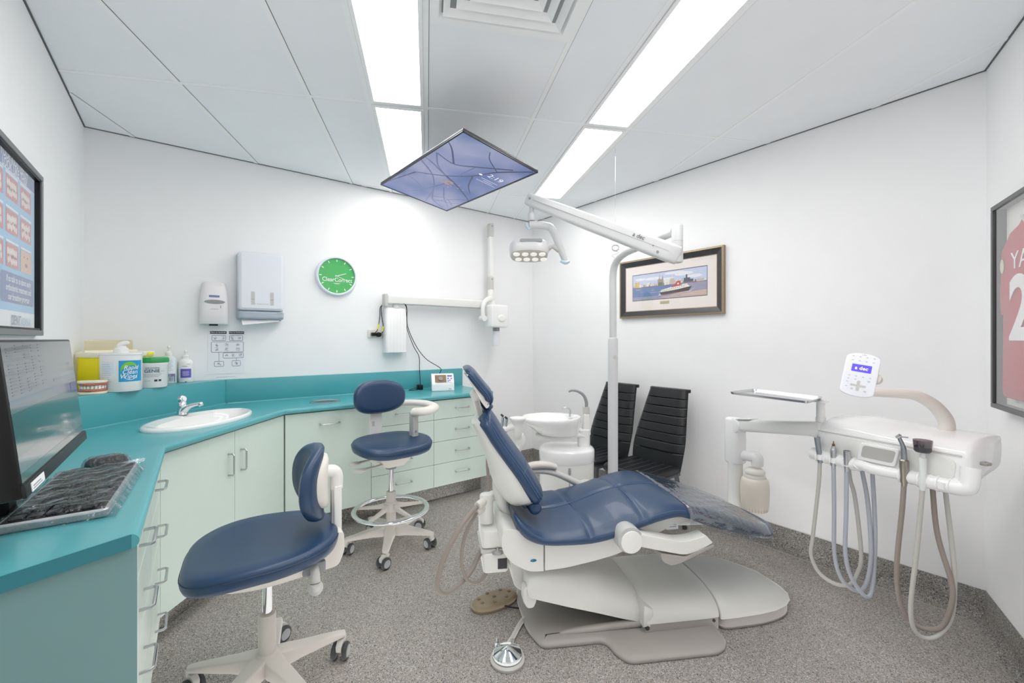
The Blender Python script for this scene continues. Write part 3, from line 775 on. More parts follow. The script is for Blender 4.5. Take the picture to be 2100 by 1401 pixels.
# printed view: flat coloured shapes on one sheet
cols = dict(sky=(190, 202, 228), cloud=(228, 228, 236), water=(92, 120, 170), water2=(150, 146, 172), sand=(198, 172, 160), b1=(214, 180, 96), b2=(196, 176, 168), b3=(96, 108, 84), b4=(224, 220, 214), b5=(70, 72, 92), hull=(58, 44, 46), deck=(232, 226, 220), red=(196, 66, 48), edge=(90, 84, 100), b6=(150, 138, 116), b7=(112, 104, 112), foam=(206, 204, 214), rust=(120, 62, 46))
keys = list(cols); pm = [mat('print_' + k, v, .5, var=.08, vscale=50) for k, v in cols.items()]
m_ = MB(); px0, px1, pz0, pz1 = -.335, .333, -.10, .115; dpt = [-.0112]
def pp(col, pts):
    dpt[0] -= .000012; m_.m = keys.index(col); m_.poly([(px0 + (px1 - px0) * u, dpt[0], pz0 + (pz1 - pz0) * v) for u, v in pts])
def pr(col, u0, u1, v0, v1): pp(col, [(u0, v0), (u1, v0), (u1, v1), (u0, v1)])
pr('edge', -.008, 1.008, -.03, 1.03); pr('sky', 0, 1, .4, 1)
for cx, cz, a, b in ((.3, .8, .12, .06), (.5, .72, .1, .05), (.72, .85, .12, .07), (.85, .72, .1, .06), (.12, .82, .08, .05), (.6, .92, .14, .05)): pp('cloud', ell(cx, cz, a, b, 20))
pr('water2', 0, 1, 0, .5); pr('water', 0, .62, .12, .48)
pp('sand', [(.3, .0), (1, .0), (1, .2), (.55, .12)]); pp('water2', [(0, 0), (.5, 0), (.3, .1), (0, .13)])
rn = random.Random(5)
u = .0
while u < .99:
    w = rn.uniform(.006, .02); hgt = rn.uniform(.02, .10) * (1.2 if .1 < u < .7 else .7); pr(rn.choice(['b2', 'b4', 'b4', 'b6', 'b2', 'b4', 'b1', 'b7']), u, min(1, u + w), .50, .54 + hgt); u += w * rn.uniform(.7, 1.2)
pr('b7', 0, 1, .485, .515)
pr('b1', .03, .10, .50, .72); pr('b6', .05, .055, .5, .72); pr('b4', .10, .13, .5, .62)
pr('b6', .37, .45, .50, .74); pp('b6', [(.385, .74), (.395, .92), (.40, .74)]); pp('b6', [(.43, .74), (.44, .92), (.447, .74)]); pr('b3', .38, .44, .5, .62)
pr('b4', .46, .53, .50, .7); pr('b2', .54, .6, .50, .72); pp('b4', [(.56, .72), (.57, .84), (.58, .72)]); pp('b4', [(.24, .56), (.247, .82), (.253, .56)])
pr('b5', .72, .80, .52, .68); pr('b5', .745, .765, .68, .8); pr('b5', .8, .84, .52, .62); pr('b2', .88, .97, .5, .6)
for k in range(26):
    cu, cv = rn.uniform(0, 1), rn.uniform(.03, .44); pp(rn.choice(['water', 'water2', 'sand', 'foam']), ell(cu * .94 + .03, cv, rn.uniform(.02, .06), rn.uniform(.004, .012), 12))
pp('hull', [(.40, .23), (.42, .12), (.78, .19), (.82, .36), (.60, .27)]); pp('rust', [(.405, .17), (.42, .12), (.78, .19), (.79, .22), (.5, .16)]); pp('deck', [(.41, .24), (.60, .28), (.80, .355), (.77, .42), (.55, .40), (.42, .32)])
for k in range(12): pr('b7', .43 + k * .026, .44 + k * .026, .27 + k * .009, .30 + k * .009)
pp('red', [(.61, .40), (.68, .43), (.675, .60), (.62, .58)]); pp('red', [(.56, .38), (.61, .40), (.61, .46), (.56, .44)]); pp('deck', ell(.648, .5, .012, .035, 12)); pr('b5', .70, .704, .4, .68); pr('b5', .5, .503, .36, .6); pr('b4', .70, .77, .40, .47)
pp('foam', [(.40, .20), (.38, .12), (.80, .17), (.86, .30), (.80, .20), (.42, .12)])
m_.build('printed_view', pm, t, smooth=0)
m_ = MB(); m_.box(-.066, .018, -.0125, -.0105, -.146, -.122); m_.build('plaque', mat('brass_plate', (196, 184, 140), .3, .6), t)
MB().box(-W_ + .055, W_ - .055, -.0162, -.0158, -H_ + .055, H_ - .055).build('glass', M['glass'], t, smooth=0)

# ------------------------------------------------------------------ poster on the near left wall (viewer looks to -Y, right is -X)
t = thing('framed_poster', 'framed blue dental poster with rows of teeth photos above the monitor', 'poster', (1.425, LW + .001, 1.73), PI)
Wp, Hp = .345, .335
m_ = MB()
for a in ((-Wp, Wp, Hp - .022, Hp), (-Wp, Wp, -Hp, -Hp + .022), (-Wp, -Wp + .022, -Hp + .022, Hp - .022), (Wp - .022, Wp, -Hp + .022, Hp - .022)):
    m_.box(a[0], a[1], -.024, -.001, a[2], a[3], .002, 1)
m_.build('frame', mat('pewter_frame', (118, 120, 122), .4, .3), t, smooth=0)
cols = dict(sky=(126, 190, 232), navy=(44, 84, 158), deep=(16, 44, 96), white=(236, 240, 246), gum=(196, 96, 100), dark=(120, 44, 52), tooth=(240, 230, 220), logo=(70, 110, 150), logo2=(150, 196, 222), skin=(222, 170, 140))
keys2 = list(cols); pm = [mat('poster_' + k, v, .5) for k, v in cols.items()]
m_ = MB(); dp = [-.004]
def q_(col, pts): dp[0] -= .000012; m_.m = keys2.index(col); m_.poly([(x, dp[0], z) for x, z in pts])
def r_(col, x0, x1, z0, z1): q_(col, [(x0, z0), (x1, z0), (x1, z1), (x0, z1)])
m_.box(-Wp + .01, Wp - .01, -.004, -.001, -Hp + .01, Hp - .01)
r_('navy', -Wp + .02, Wp - .02, .25, Hp - .02); r_('white', -Wp + .02, Wp - .02, .247, .2505)
r_('white', -Wp + .02, Wp - .02, -Hp + .02, -.247)
m_.m = 3
def tx(s_, size, x, z, al='CENTER', col='white', sx=1.0): 
    m_.m = keys2.index(col); m_.text(s_, size, XZ(x, dp[0] - .0004, z), al, sx=sx, bold=.0006)
tx('DO YOUR KIDS TEETH', .044, .215, .297, 'RIGHT', sx=.86); tx('LOOK LIKE THIS?', .044, .205, .265, 'RIGHT', sx=.86)
rn = random.Random(9)
for r in range(3):
    for c in range(3):
        x0 = .118 - (2 - c) * .165; z1 = .232 - r * .121; x1 = x0 + .138; z0 = z1 - .083
        r_('white', x0, x1, z1 + .004, z1 + .012); 
        if r == 2 and c == 2:
            r_('skin', x0, x1, z0, z1); q_('dark', ell((x0 + x1) / 2, z0 + .03, .02, .008, 14)); q_('deep', ell(x0 + .045, z0 + .06, .008, .004, 10)); q_('deep', ell(x0 + .085, z0 + .06, .008, .004, 10)); continue
        r_('gum', x0, x1, z0, z1); q_('dark', ell((x0 + x1) / 2, (z0 + z1) / 2, .05, .006, 18))
        for k in range(6):
            cx = x0 + .02 + k * .018; q_('tooth', ell(cx, (z0 + z1) / 2 + .014 + rn.uniform(-.006, .006), .0085, .014, 12)); q_('tooth', ell(cx + .004, (z0 + z1) / 2 - .016 + rn.uniform(-.005, .005), .008, .012, 12))
q_('navy', rrect(-.10, .29, -.218, -.112, .012))
for k, s_ in enumerate(('If so talk to us about early', 'orthodontic treatment and', 'our breathing program')): tx(s_, .033, .10, -.134 - k * .032, sx=.84)
tx('DENT', .05, .12, -.282, 'RIGHT', 'logo', .85); tx('ARANA', .041, .123, -.285, 'LEFT', 'logo2', .9)
m_.build('poster_sheet', pm, t, smooth=0)
m_ = MB()
for a in ((-Wp + .02, Wp - .02, Hp - .03, Hp - .02), (-Wp + .02, Wp - .02, -Hp + .02, -Hp + .03), (-Wp + .02, -Wp + .032, -Hp + .02, Hp - .02), (Wp - .036, Wp - .021, -Hp + .02, Hp - .02)):
    m_.box(a[0], a[1], -.020, -.003, a[2], a[3])
m_.build('inner_liner', M['black'], t, smooth=0)  # black liner added to paint the shadow gap inside the frame
MB().box(-Wp + .02, Wp - .02, -.0122, -.0118, -Hp + .02, Hp - .02).build('glass', clear('poster_glass', gloss=.012, rough=.0), t, smooth=0)

# ------------------------------------------------------------------ framed sports shirt on the right wall
s0 = .62
pR = Vector((WB, 0)) + Vector(RWD) * s0
t = thing('framed_jersey', 'red football shirt in a deep dark glazed frame on the right wall', 'framed shirt', (pR.x - RWN[0] * .001, pR.y - RWN[1] * .001, 1.523), math.atan2(RWD[1], RWD[0]))
Wp, Hp = .36, .445
m_ = MB()
for a in ((-Wp, Wp, Hp - .02, Hp), (-Wp, Wp, -Hp, -Hp + .02), (-Wp, -Wp + .02, -Hp + .02, Hp - .02), (Wp - .02, Wp, -Hp + .02, Hp - .02)):
    m_.box(a[0], a[1], -.055, -.001, a[2], a[3], .002, 1)
m_.build('frame', mat('charcoal_frame', (70, 71, 74), .35), t, smooth=0)
m_ = MB()
for a in ((-Wp + .018, -Wp + .024, -Hp + .02, Hp - .02), (Wp - .024, Wp - .018, -Hp + .02, Hp - .02)): m_.box(a[0], a[1], -.046, -.012, a[2], a[3])
m_.build('inner_liner', M['black'], t, smooth=0)
MB().box(-Wp + .015, Wp - .015, -.012, -.001, -Hp + .015, Hp - .015).build('backing', mat('backing_card', (226, 224, 220), .8), t, smooth=0)
m_ = MB()
sh = [(-.13, .35), (-.09, .385), (0, .35), (.09, .385), (.13, .35), (.23, .325), (.305, .27), (.33, .08), (.325, -.05), (.29, -.02), (.295, -.42), (-.295, -.42), (-.29, -.02), (-.325, -.05), (-.33, .08), (-.305, .27), (-.23, .325)]
sh = rpoly(sh, .03, 4)
m_.slab(sh, [(0, .025), (0, .031), (.008, .037)], zf=lambda x, y: .003 * math.sin(x * 40 + y * 9) * math.cos(y * 23)); m_.v = [Vector((p.x, -p.z, p.y * .93)) for p in m_.v]
m_.build('shirt', mat('red_cloth', (176, 26, 44), .8, bump=.3, bscale=200), t, smooth=60)
m_ = MB(); m_.tube([(-.10, -.040, .345), (-.05, -.041, .31), (.05, -.041, .31), (.10, -.040, .345)], .006, 8, sm=6); m_.build('collar', mat('teal_trim', (190, 205, 200), .8), t)
m_ = MB(); m_.text('YAKAY', .10, XZ(0, -.0415, .175), sx=1.25); m_.text('20', .36, XZ(-.01, -.0415, -.03), sx=1.15, bold=.01); m_.build('lettering', mat('shirt_print', (240, 238, 240), .7), t, smooth=0)
m_ = MB(); m_.prism(ell(-.285, .17, .018, .03, 20), -.042, -.0405, 'y'); m_.build('sleeve_badge', mat('badge_gold', (210, 205, 170), .7), t)
MB().box(-Wp + .018, Wp - .018, -.0482, -.0478, -Hp + .018, Hp - .018).build('glass', clear('frame_glass', gloss=.06, rough=.02), t, smooth=0)
# ------------------------------------------------------------------ things on the corner ledge (z = 1.09)
LZ = 1.0905
def facing(x, y): return math.atan2(-3.1255 - y, 3.725 - x) + PI / 2     # local -y looks at the viewer side
def curved_label(mb, r, a0, a1, z0, z1, m, n=14, eps=.0006):
    mb.m = m
    A = [a0 + (a1 - a0) * k / n for k in range(n + 1)]
    mb.add([((r + eps) * math.sin(a), -(r + eps) * math.cos(a), z) for z in (z0, z1) for a in A], [(k, k + 1, n + 2 + k, n + 1 + k) for k in range(n)])
def curved_text(mb, r, s_, size, a, z, m, align='CENTER', sx=1.0, shear=0.0, bold=0.0):
    mb.m = m; k0 = len(mb.v); mb.text(s_, size, Matrix(), align, shear=shear, sx=sx, bold=bold)
    for i in range(k0, len(mb.v)):
        p = mb.v[i]; t_ = a + p.x / r; mb.v[i] = Vector(((r + .0014) * math.sin(t_), -(r + .0014) * math.cos(t_), z + p.y))
# sharps bin
t = thing('sharps_bin', 'yellow sharps container with translucent lid in the ledge corner behind the tubs', 'sharps bin', (.245, -3.455, LZ), math.radians(135))
M['sharps'] = mat('sharps_yellow', (255, 240, 8), .35); M['lidclear'] = mat('translucent_lid', (238, 234, 214), .4)
m_ = MB(); m_.prism(rrect(-.16, .16, -.075, .075, .015), 0, .195, bev=.006); m_.m = 1; m_.box(-.155, .155, -.0765, -.074, .004, .02)
m_.build('container', [M['sharps'], mat('label_navy', (30, 50, 120), .5)], t)
m_ = MB(); m_.prism(rrect(-.168, .168, -.083, .083, .018), .185, .215, bev=.004); m_.box(-.15, .15, .03, .07, .21, .225)
m_.prism([(-.06, .135), (.06, .135), (.045, .19), (-.045, .19)], -.0855, -.08, 'y')
m_.build('lid', M['lidclear'], t)
for x in (-.13, -.06, .06, .13): MB().box(x - .02, x + .02, -.0855, -.0825, .192, .208, .002).build('latch', M['sharps'], t)
m_ = MB(); m_.box(-.135, .135, .045, .06, .22, .285, .006); m_.build('flap', clear('flap_plastic', (250, 244, 224), .1, .2), t)
# wipes tub
x, y = .468, -3.417
t = thing('wipes_tub', 'large white wipes tub with blue and green label and snap cap', 'tub', (x, y, LZ), facing(x, y))
m_ = MB(); m_.lathe([(.0, 0), (.086, 0), (.091, .006), (.091, .2), (.094, .203), (.094, .215), (.0, .216)], 48)
curved_label(m_, .0912, -.12, 1.15, .055, .172, 1); curved_label(m_, .0912, -1.05, -.35, .1, .165, 4)
cen = []
m_.m = 2
def wrapped(mb, r, pts, m, eps=.001):
    mb.m = m; mb.poly([((r + eps) * math.sin(a), -(r + eps) * math.cos(a), z) for a, z in pts])
def strip_arc(mb, r, fn, m, n=20, eps=.0012):
    mb.m = m; P = [fn(k / n) for k in range(n + 1)]
    for k in range(n):
        (a0, z0, w0), (a1, z1, w1) = P[k], P[k + 1]
        mb.add([((r + eps) * math.sin(a), -(r + eps) * math.cos(a), z) for a, z in ((a0, z0 - w0), (a1, z1 - w1), (a1, z1 + w1), (a0, z0 + w0))], [(0, 1, 2, 3)])
strip_arc(m_, .0912, lambda u: (.42 + .46 * math.cos(PI * (1.25 - 1.1 * u)), .112 + .042 * math.sin(PI * (1.25 - 1.1 * u)), .011 * math.sin(PI * u) + .001), 2)
strip_arc(m_, .0912, lambda u: (.42 + .42 * math.cos(PI * (1.2 + 1.1 * u)), .108 + .042 * math.sin(PI * (1.2 + 1.1 * u)), .0012), 3)
for k, s_ in enumerate(('Rapid', 'Clean', 'Wipes')): curved_text(m_, .0925, s_, .034, .46 - k * .06, .132 - k * .024, 3, shear=.25, sx=.9)
for k in range(9): curved_label(m_, .0918, -1.0, -.45 - (k % 3) * .05, .058 + k * .0115, .061 + k * .0115, 5)
m_.build('tub', [M['wgloss'], mat('label_cyan', (20, 150, 205), .4), mat('label_lime', (110, 190, 50), .4), M['whitepaint'], mat('label_pale', (216, 226, 236), .5), mat('label_text', (186, 198, 214), .6)], t, smooth=40)
m_ = MB(); m_.lathe([(.035, .215), (.032, .235), (.022, .245), (.02, .252)], 24); m_.tube([(-.012, 0, .25), (0, 0, .262), (.022, 0, .268), (.03, 0, .262)], [.012, .014, .013, .010], 12, sm=5); m_.build('snap_cap', M['white'], t)
# disinfectant tub with green lid
x, y = .335, -3.29
t = thing('disinfectant_tub', 'white plastic tub with green screw lid standing between wipes tub and pump bottles', 'tub', (x, y, LZ), facing(x, y))
m_ = MB(); m_.lathe([(.0, 0), (.07, 0), (.074, .006), (.075, .135), (.077, .138), (.077, .148), (.072, .152), (0, .153)], 44)
curved_text(m_, .0755, 'GENIE', .027, .0, .1, 1, sx=1.0, bold=.0004); curved_text(m_, .0755, 'GERMAPHENE', .011, .0, .118, 2); curved_text(m_, .0755, 'PLUS', .009, .68, .098, 3)
for k in range(3): curved_label(m_, .0758, -.55, .62 - k * .1, .08 - k * .007, .082 - k * .007, 3)
curved_label(m_, .0758, .12, .32, .038, .05, 2); curved_label(m_, .0758, .4, .58, .038, .05, 2); curved_label(m_, .0758, -.5, -.1, .042, .044, 3)
m_.build('tub', [M['wgloss'], mat('genie_teal', (20, 96, 110), .5), M['ink'], M['inkgrey']], t, smooth=40)
m_ = MB(); m_.lathe([(.0, .15), (.078, .15), (.081, .154), (.081, .172), (.076, .18), (.0, .181)], 60)
m_.build('lid', mat('lid_green', (18, 148, 72), .35), t)
# pump bottles
def pump(name, label, x, y, sc, h, body, bands, lettering):
    t = thing(name, label, 'bottle', (x, y, LZ), facing(x, y), 'pump bottles on the ledge')
    r = .041 * sc
    m_ = MB(); m_.lathe([(0, 0), (r * .95, 0), (r, .005), (r, h * .82), (r * .92, h * .92), (r * .6, h), (r * .4, h * 1.03), (r * .4, h * 1.06)], 36)
    for a0, a1, z0, z1, k in bands: curved_label(m_, r, a0, a1, z0, z1, k)
    for s_, size, a, z, k in lettering: curved_text(m_, r, s_, size, a, z, k)
    m_.build('bottle', body, t, smooth=50)
    m_ = MB(); m_.lathe([(r * .48, h * 1.03), (r * .5, h * 1.13), (r * .3, h * 1.17), (r * .16, h * 1.18), (r * .16, h * 1.27)], 22)
    m_.tube([(0, 0, h * 1.28), (0, .0, h * 1.33), (0, -.015, h * 1.335), (0, -.035, h * 1.31)], [.008, .010, .008, .005], 10, sm=4)
    m_.build('pump', M['wgloss'], t)
lab = mat('label_white', (228, 234, 240), .5); lb = mat('label_blue', (30, 140, 205), .5); lr = mat('label_red', (210, 60, 70), .5); lp = mat('label_purple', (98, 84, 186), .5)
pump('pump_bottle', 'clear pump bottle with blue barcode label next to the green lidded tub', .078, -3.217, 1.0, .178, [mat('bottle_frost', (214, 226, 222), .25), lab, lb, M['ink'], lr, M['inkgrey']],
     [(-.85, .9, .006, .165, 1), (-.85, .9, .008, .062, 2), (-.1, .62, .012, .04, 1)] + [(-.06 + k * .075, -.06 + k * .075 + .03 * (1 + k % 2), .014, .039, 3) for k in range(8)] + [(.42, .6, .048, .062, 4)] + [(-.75, .5 - .1 * (k % 3), .085 + k * .009, .087 + k * .009, 5) for k in range(8)], [])
pump('pump_bottle', 'white pump bottle with purple label at the right end of the group', .055, -3.128, 1.05, .155, [M['wgloss'], lp, M['inkgrey'], M['whitepaint'], M['ink']],
     [(-.72, .72, .03, .09, 1), (-.5, .2, .105, .109, 2), (.1, .6, .12, .122, 2)] + [(-.45, .4, .07 - k * .008, .072 - k * .008, 3) for k in range(4)] + [(-.12, .1, .001, .005, 4)], [])
# dental jaw model
x, y = .56, -3.525
t = thing('teeth_model', 'plaster jaw model with pink gums and metal braces on the ledge', 'teeth model', (x, y, LZ), facing(x, y) - .35)
M['plaster'] = mat('plaster_cream', (236, 226, 202), .7); M['gum'] = mat('gum_pink', (178, 102, 84), .4); M['tooth'] = mat('tooth_ivory', (240, 234, 220), .25, coat=.3)
def arch(a, b, n=22): return [(a * math.cos(PI * k / n + PI), b * math.sin(PI * k / n + PI) + .02) for k in range(n + 1)]
for nm, z0, z1, zz in (('lower_base', 0, .012, 0), ('upper_base', .058, .07, 1)):
    m_ = MB(); m_.prism(rpoly([(-.055, .035), (-.058, -.01), (-.035, -.042), (.035, -.042), (.058, -.01), (.055, .035)], .012), z0, z1, bev=.002); m_.build(nm, M['plaster'], t)
for nm, z in (('lower_gum', .019), ('upper_gum', .051)):
    m_ = MB(); m_.tube([(px_, py_, z) for px_, py_ in arch(.048, .056)], .010, 10, flat=1.0); m_.build(nm, M['gum'], t)
for row, z0, z1 in (('lower', .025, .036), ('upper', .034, .047)):
    for k in range(11):
        a = PI + PI * (k + .5) / 11; c_, s_ = math.cos(a), math.sin(a)
        m_ = MB(); m_.M = Matrix.Translation((.049 * c_, .057 * s_ + .02, 0)) @ Matrix.Rotation(a + PI / 2, 4, 'Z'); m_.box(-.006, .006, -.005, .005, z0, z1, .003, 2); m_.build(row + '_tooth', M['tooth'], t)
m_ = MB(); m_.tube([(p[0] * 1.12, (p[1] - .02) * 1.1 + .02, .041) for p in arch(.048, .056)], .0012, 6); m_.tube([(p[0] * 1.12, (p[1] - .02) * 1.1 + .02, .030) for p in arch(.048, .056)], .0012, 6); m_.build('brace_wire', M['steel'], t)

# ------------------------------------------------------------------ desktop mixer (amalgamator)
x, y = .215, -1.262
t = thing('desktop_mixer', 'small white capsule mixer with brown tinted window at the end of the worktop', 'mixer', (x, y, TOP + .0005), math.radians(68))
m_ = MB(); m_.prism(rpoly([(-.085, 0), (.085, 0), (.085, .10), (.05, .15), (-.02, .15), (-.075, .07)], [.006, .006, .02, .03, .03, .02]), -.10, .10, 'x', bev=.006)
m_.build('housing', M['wgloss'], t)
def sl(u): return (-.075 + .055 * u, .07 + .08 * u)
def onslope(mb, x0, x1, u0, u1, off, m):
    mb.m = m; n_ = Vector((-.08, .055)).normalized() * off
    mb.poly([(xx, sl(u)[0] + n_.x, sl(u)[1] + n_.y) for xx, u in ((x0, u0), (x1, u0), (x1, u1), (x0, u1))])
m_ = MB(); onslope(m_, -.07, .03, .08, .85, .0035, 0)
m_.build('window', mat('tinted_window', (150, 116, 92), .12, coat=.5), t)
m_ = MB(); onslope(m_, .035, .088, .06, .85, .003, 0); onslope(m_, .04, .083, .66, .8, .0036, 1); onslope(m_, .042, .052, .38, .54, .0036, 1); onslope(m_, .072, .082, .38, .54, .0036, 2); onslope(m_, .057, .067, .2, .34, .0036, 2); onslope(m_, .042, .052, .14, .26, .0036, 1)
m_.build('keypad', [mat('keypad_pale', (226, 232, 244), .4), mat('key_blue', (50, 80, 180), .4), mat('key_red', (205, 70, 70), .4)], t, smooth=0)
m_ = MB(); m_.cyl((-.02, -.056, .108), (-.02, -.062, .112), .02); m_.build('clamp', M['mgrey'], t)
m_ = MB(); m_.box(.05, .07, -.0865, -.084, .015, .024); m_.build('badge', M['beige'], t)

# ------------------------------------------------------------------ computer
t = thing('computer_monitor', 'black widescreen monitor showing pale software, standing on the near worktop', 'monitor', (2.12, -3.47, TOP + .0005), PI)
# local: x to the left of room (-X), screen faces -y (i.e. +Y world)
tilt = Matrix.Translation((.035, -.055, .300)) @ Matrix.Rotation(math.radians(-6), 4, 'X')
m_ = MB(); m_.M = tilt; m_.box(-.335, .335, -.006, .03, -.165, .165, .005, 2); m_.build('casing', M['black'], t)
m_ = MB(); m_.M = tilt; m_.box(-.335, .335, -.012, -.004, -.165, -.136, .003, 2); m_.build('lower_bezel', mat('bezel_black', (24, 26, 29), .45, spec=.3), t)
m_ = MB(); m_.M = tilt; m_.box(-.30, -.20, -.0135, -.0118, -.161, -.142); m_.m = 1; m_.box(-.29, -.23, -.0138, -.0134, -.152, -.149); m_.box(-.29, -.22, -.0138, -.0134, -.157, -.155); m_.build('asset_sticker', [M['paper'], M['inkgrey']], t, smooth=0)
m_ = MB(); m_.M = tilt; m_.m = 0
def zone(x0, x1, z0, z1, k, y_): m_.m = k; m_.poly([(x0, y_, z0), (x1, y_, z0), (x1, y_, z1), (x0, y_, z1)])
zone(-.327, .327, -.136, .159, 0, -.0065)
zone(-.327, .327, -.08, .01, 1, -.0068); zone(-.327, .327, -.136, -.115, 1, -.0068)
zone(-.327, .05, .03, .036, 2, -.0069); zone(.05, .327, .05, .056, 2, -.0069); zone(.24, .325, .005, .03, 3, -.007)
rn = random.Random(2)
for k in range(16):
    for c_ in range(5):
        w = rn.uniform(.02, .05); x0 = -.30 + c_ * .06; z = .15 - k * .007
        if rn.random() < .75: zone(x0, x0 + w, z, z + .0022, 4, -.007)
sm_ = [emit('screen_grey', (150, 152, 152), .17, .12, base=(60, 62, 64)), emit('screen_green', (100, 130, 122), .15, .12, base=(30, 40, 38)), emit('screen_blue', (110, 150, 180), .16, .15, base=(50, 60, 70)), emit('screen_violet', (110, 114, 160), .16, .15, base=(50, 50, 70)), emit('screen_ink', (120, 126, 140), .14, .15, base=(50, 50, 56))]
for q in sm_: q.node_tree.nodes['Principled BSDF'].inputs['Coat Weight'].default_value = .3
m_.build('screen', sm_, t, smooth=0)
m_ = MB(); m_.prism(rrect(-.02, .20, .0, .12, .02), 0, .012, bev=.003); m_.build('stand_base', M['black'], t)
m_ = MB(); m_.prism(rrect(.06, .13, .02, .05, .008), .01, .33, bev=.004); m_.box(.045, .145, -.03, .03, .25, .35, .004); m_.build('stand_column', M['black'], t)

t = thing('keyboard', 'black keyboard with silver edge wrapped in clear plastic below the monitor', 'keyboard', (1.93, -3.375, TOP + .0005), PI + math.radians(-3))
KL, KD = .255, .1
m_ = MB(); m_.prism(rrect(-KL, KL, -KD, KD, .012), 0, .022, bev=.004); m_.build('case', mat('silver_edge', (196, 200, 202), .35, .4), t)
rows = [(14, .07), (14, .038), (13, .006), (12, -.026), (8, -.06)]
m_ = MB(); m_.box(-KL + .008, KL - .008, -KD + .008, KD - .008, .0215, .0235); m_.build('key_bed', M['black'], t)
km = mat('key_black', (26, 27, 30), .4)
for n_, yy in rows:
    w = (2 * KL - .03) / n_
    for k in range(n_):
        x0 = -KL + .015 + k * w; MB().box(x0 + .0015, x0 + w - .0015, yy - .014, yy + .014, .023, .0285, .0025, 1).build('key', km, t)
rn = random.Random(11)
def film(u, v):
    x_ = (u - .5) * 2 * (KL + .02); y_ = (v - .5) * 2 * (KD + .018)
    e = min(1, 12 * min(u, 1 - u)) * min(1, 10 * min(v, 1 - v))
    w = .0022 * math.sin(x_ * 70 + 12 * y_ + 2 * math.sin(y_ * 40)) + .0018 * math.sin(x_ * 28 - y_ * 90) + .0015 * math.sin(x_ * 130 + y_ * 60)
    return (x_, y_, .004 + (.028 + w) * e)
t = thing('plastic_film', 'crumpled clear plastic film pulled over the keyboard', 'film', (1.93, -3.375, TOP + .0008), PI + math.radians(-3))
MB().grid(90, 50, film).build('film_sheet', clear('crinkled_film', (214, 218, 220), .05, .035, wrinkle=1.0, wscale=22), t, smooth=60)
m_ = MB()
def tail(u, v): return (.27 + .055 * u, -.07 - .03 * u + (v - .5) * .06 * (1 - .5 * u), .006 + .012 * abs(math.sin(v * 9 + u * 5)) + .004)
m_.grid(10, 12, tail); m_.build('loose_tail', clear('crinkled_film_end', (240, 244, 246), .18, .1, wrinkle=1.0, wscale=30), t, smooth=60)
t = thing('computer_mouse', 'dark computer mouse wrapped in plastic behind the far end of the keyboard', 'mouse', (1.555, -3.36, TOP + .0005), PI)
m_ = MB(); m_.slab(ell(0, 0, .036, .06, 32, 2.4), [(0, 0), (0, .008), (.004, .02), (.014, .029), (.024, .032)]); m_.build('body', M['black'], t)
m_ = MB(); m_.slab(ell(0, 0, .046, .07, 40, 2.2), [(0, .0005), (.003, .012), (.01, .026), (.02, .033), (.03, .036)], zf=lambda x, y: .003 * math.sin(x * 190 + y * 60)); m_.build('wrap', clear('mouse_wrap', (215, 219, 221), .08, .08, wrinkle=1.0, wscale=60), t, smooth=60)

# ------------------------------------------------------------------ ceiling television
d = 2.0
Cc = Vector((3.725, -3.1255, 1.381)); Rr = Vector((.6046, .7965, 0)); Ff = Vector((-.7965, .6046, 0))
e1 = Vector((-.058, .9875, -.146)); e2 = Vector((-.9983, -.0585, 0)); nn = e1.cross(e2).normalized()    # e1 across (short side), e2 along (long side)
topc = Vector((1.950, -2.0734, 2.377))
t = thing('ceiling_television', 'flat television hung face down from the ceiling showing a blue sky with bare branches', 'television', (1.4, -1.85, 2.33))
ctr = topc + e1 * .2528 + e2 * .4717
Tm = Matrix((( -e2.x, e1.x, nn.x, ctr.x), (-e2.y, e1.y, nn.y, ctr.y), (-e2.z, e1.z, nn.z, ctr.z), (0, 0, 0, 1)))
if Tm.to_3x3().determinant() < 0: pass
up = nn if nn.z > 0 else -nn
Tm = Matrix(((-e2.x, e1.x, up.x, ctr.x), (-e2.y, e1.y, up.y, ctr.y), (-e2.z, e1.z, up.z, ctr.z), (0, 0, 0, 1)))   # local x=+X, y=e1, z=up
LX, LY = .4717, .2528
m_ = MB(); m_.M = Tm; m_.box(-LX, LX, -LY, LY, 0, .016, .003, 2); m_.build('casing', mat('tv_case', (44, 46, 54), .35), t, world=True)
m_ = MB(); m_.M = Tm; m_.box(-LX + .08, LX - .08, -LY + .06, LY - .06, .016, .05, .01, 2); m_.build('rear_housing', M['black'], t, world=True)
m_ = MB(); m_.M = Tm
for a in ((-LX, LX, -LY, -LY + .009), (-LX, LX, LY - .011, LY), (-LX, -LX + .009, -LY, LY), (LX - .009, LX, -LY, LY)): m_.box(a[0], a[1], a[2], a[3], -.0025, .001)
m_.build('bezel', mat('tv_bezel', (24, 26, 34), .25), t, world=True, smooth=0)
sky = emit('tv_sky', (110, 140, 205), .5, .1, base=(14, 16, 22))
nt = sky.node_tree; bnode = nt.nodes['Principled BSDF']; tc = nt.nodes.new('ShaderNodeTexCoord'); ns = nt.nodes.new('ShaderNodeTexNoise'); ns.inputs['Scale'].default_value = 3.2; ns.inputs['Detail'].default_value = 1.5
rp = nt.nodes.new('ShaderNodeValToRGB'); rp.color_ramp.elements[0].position = .35; rp.color_ramp.elements[0].color = lin((86, 116, 186)); rp.color_ramp.elements[1].position = .68; rp.color_ramp.elements[1].color = lin((176, 182, 222))
nt.links.new(tc.outputs['Object'], ns.inputs['Vector']); nt.links.new(ns.outputs['Fac'], rp.inputs['Fac']); nt.links.new(rp.outputs['Color'], bnode.inputs['Emission Color'])
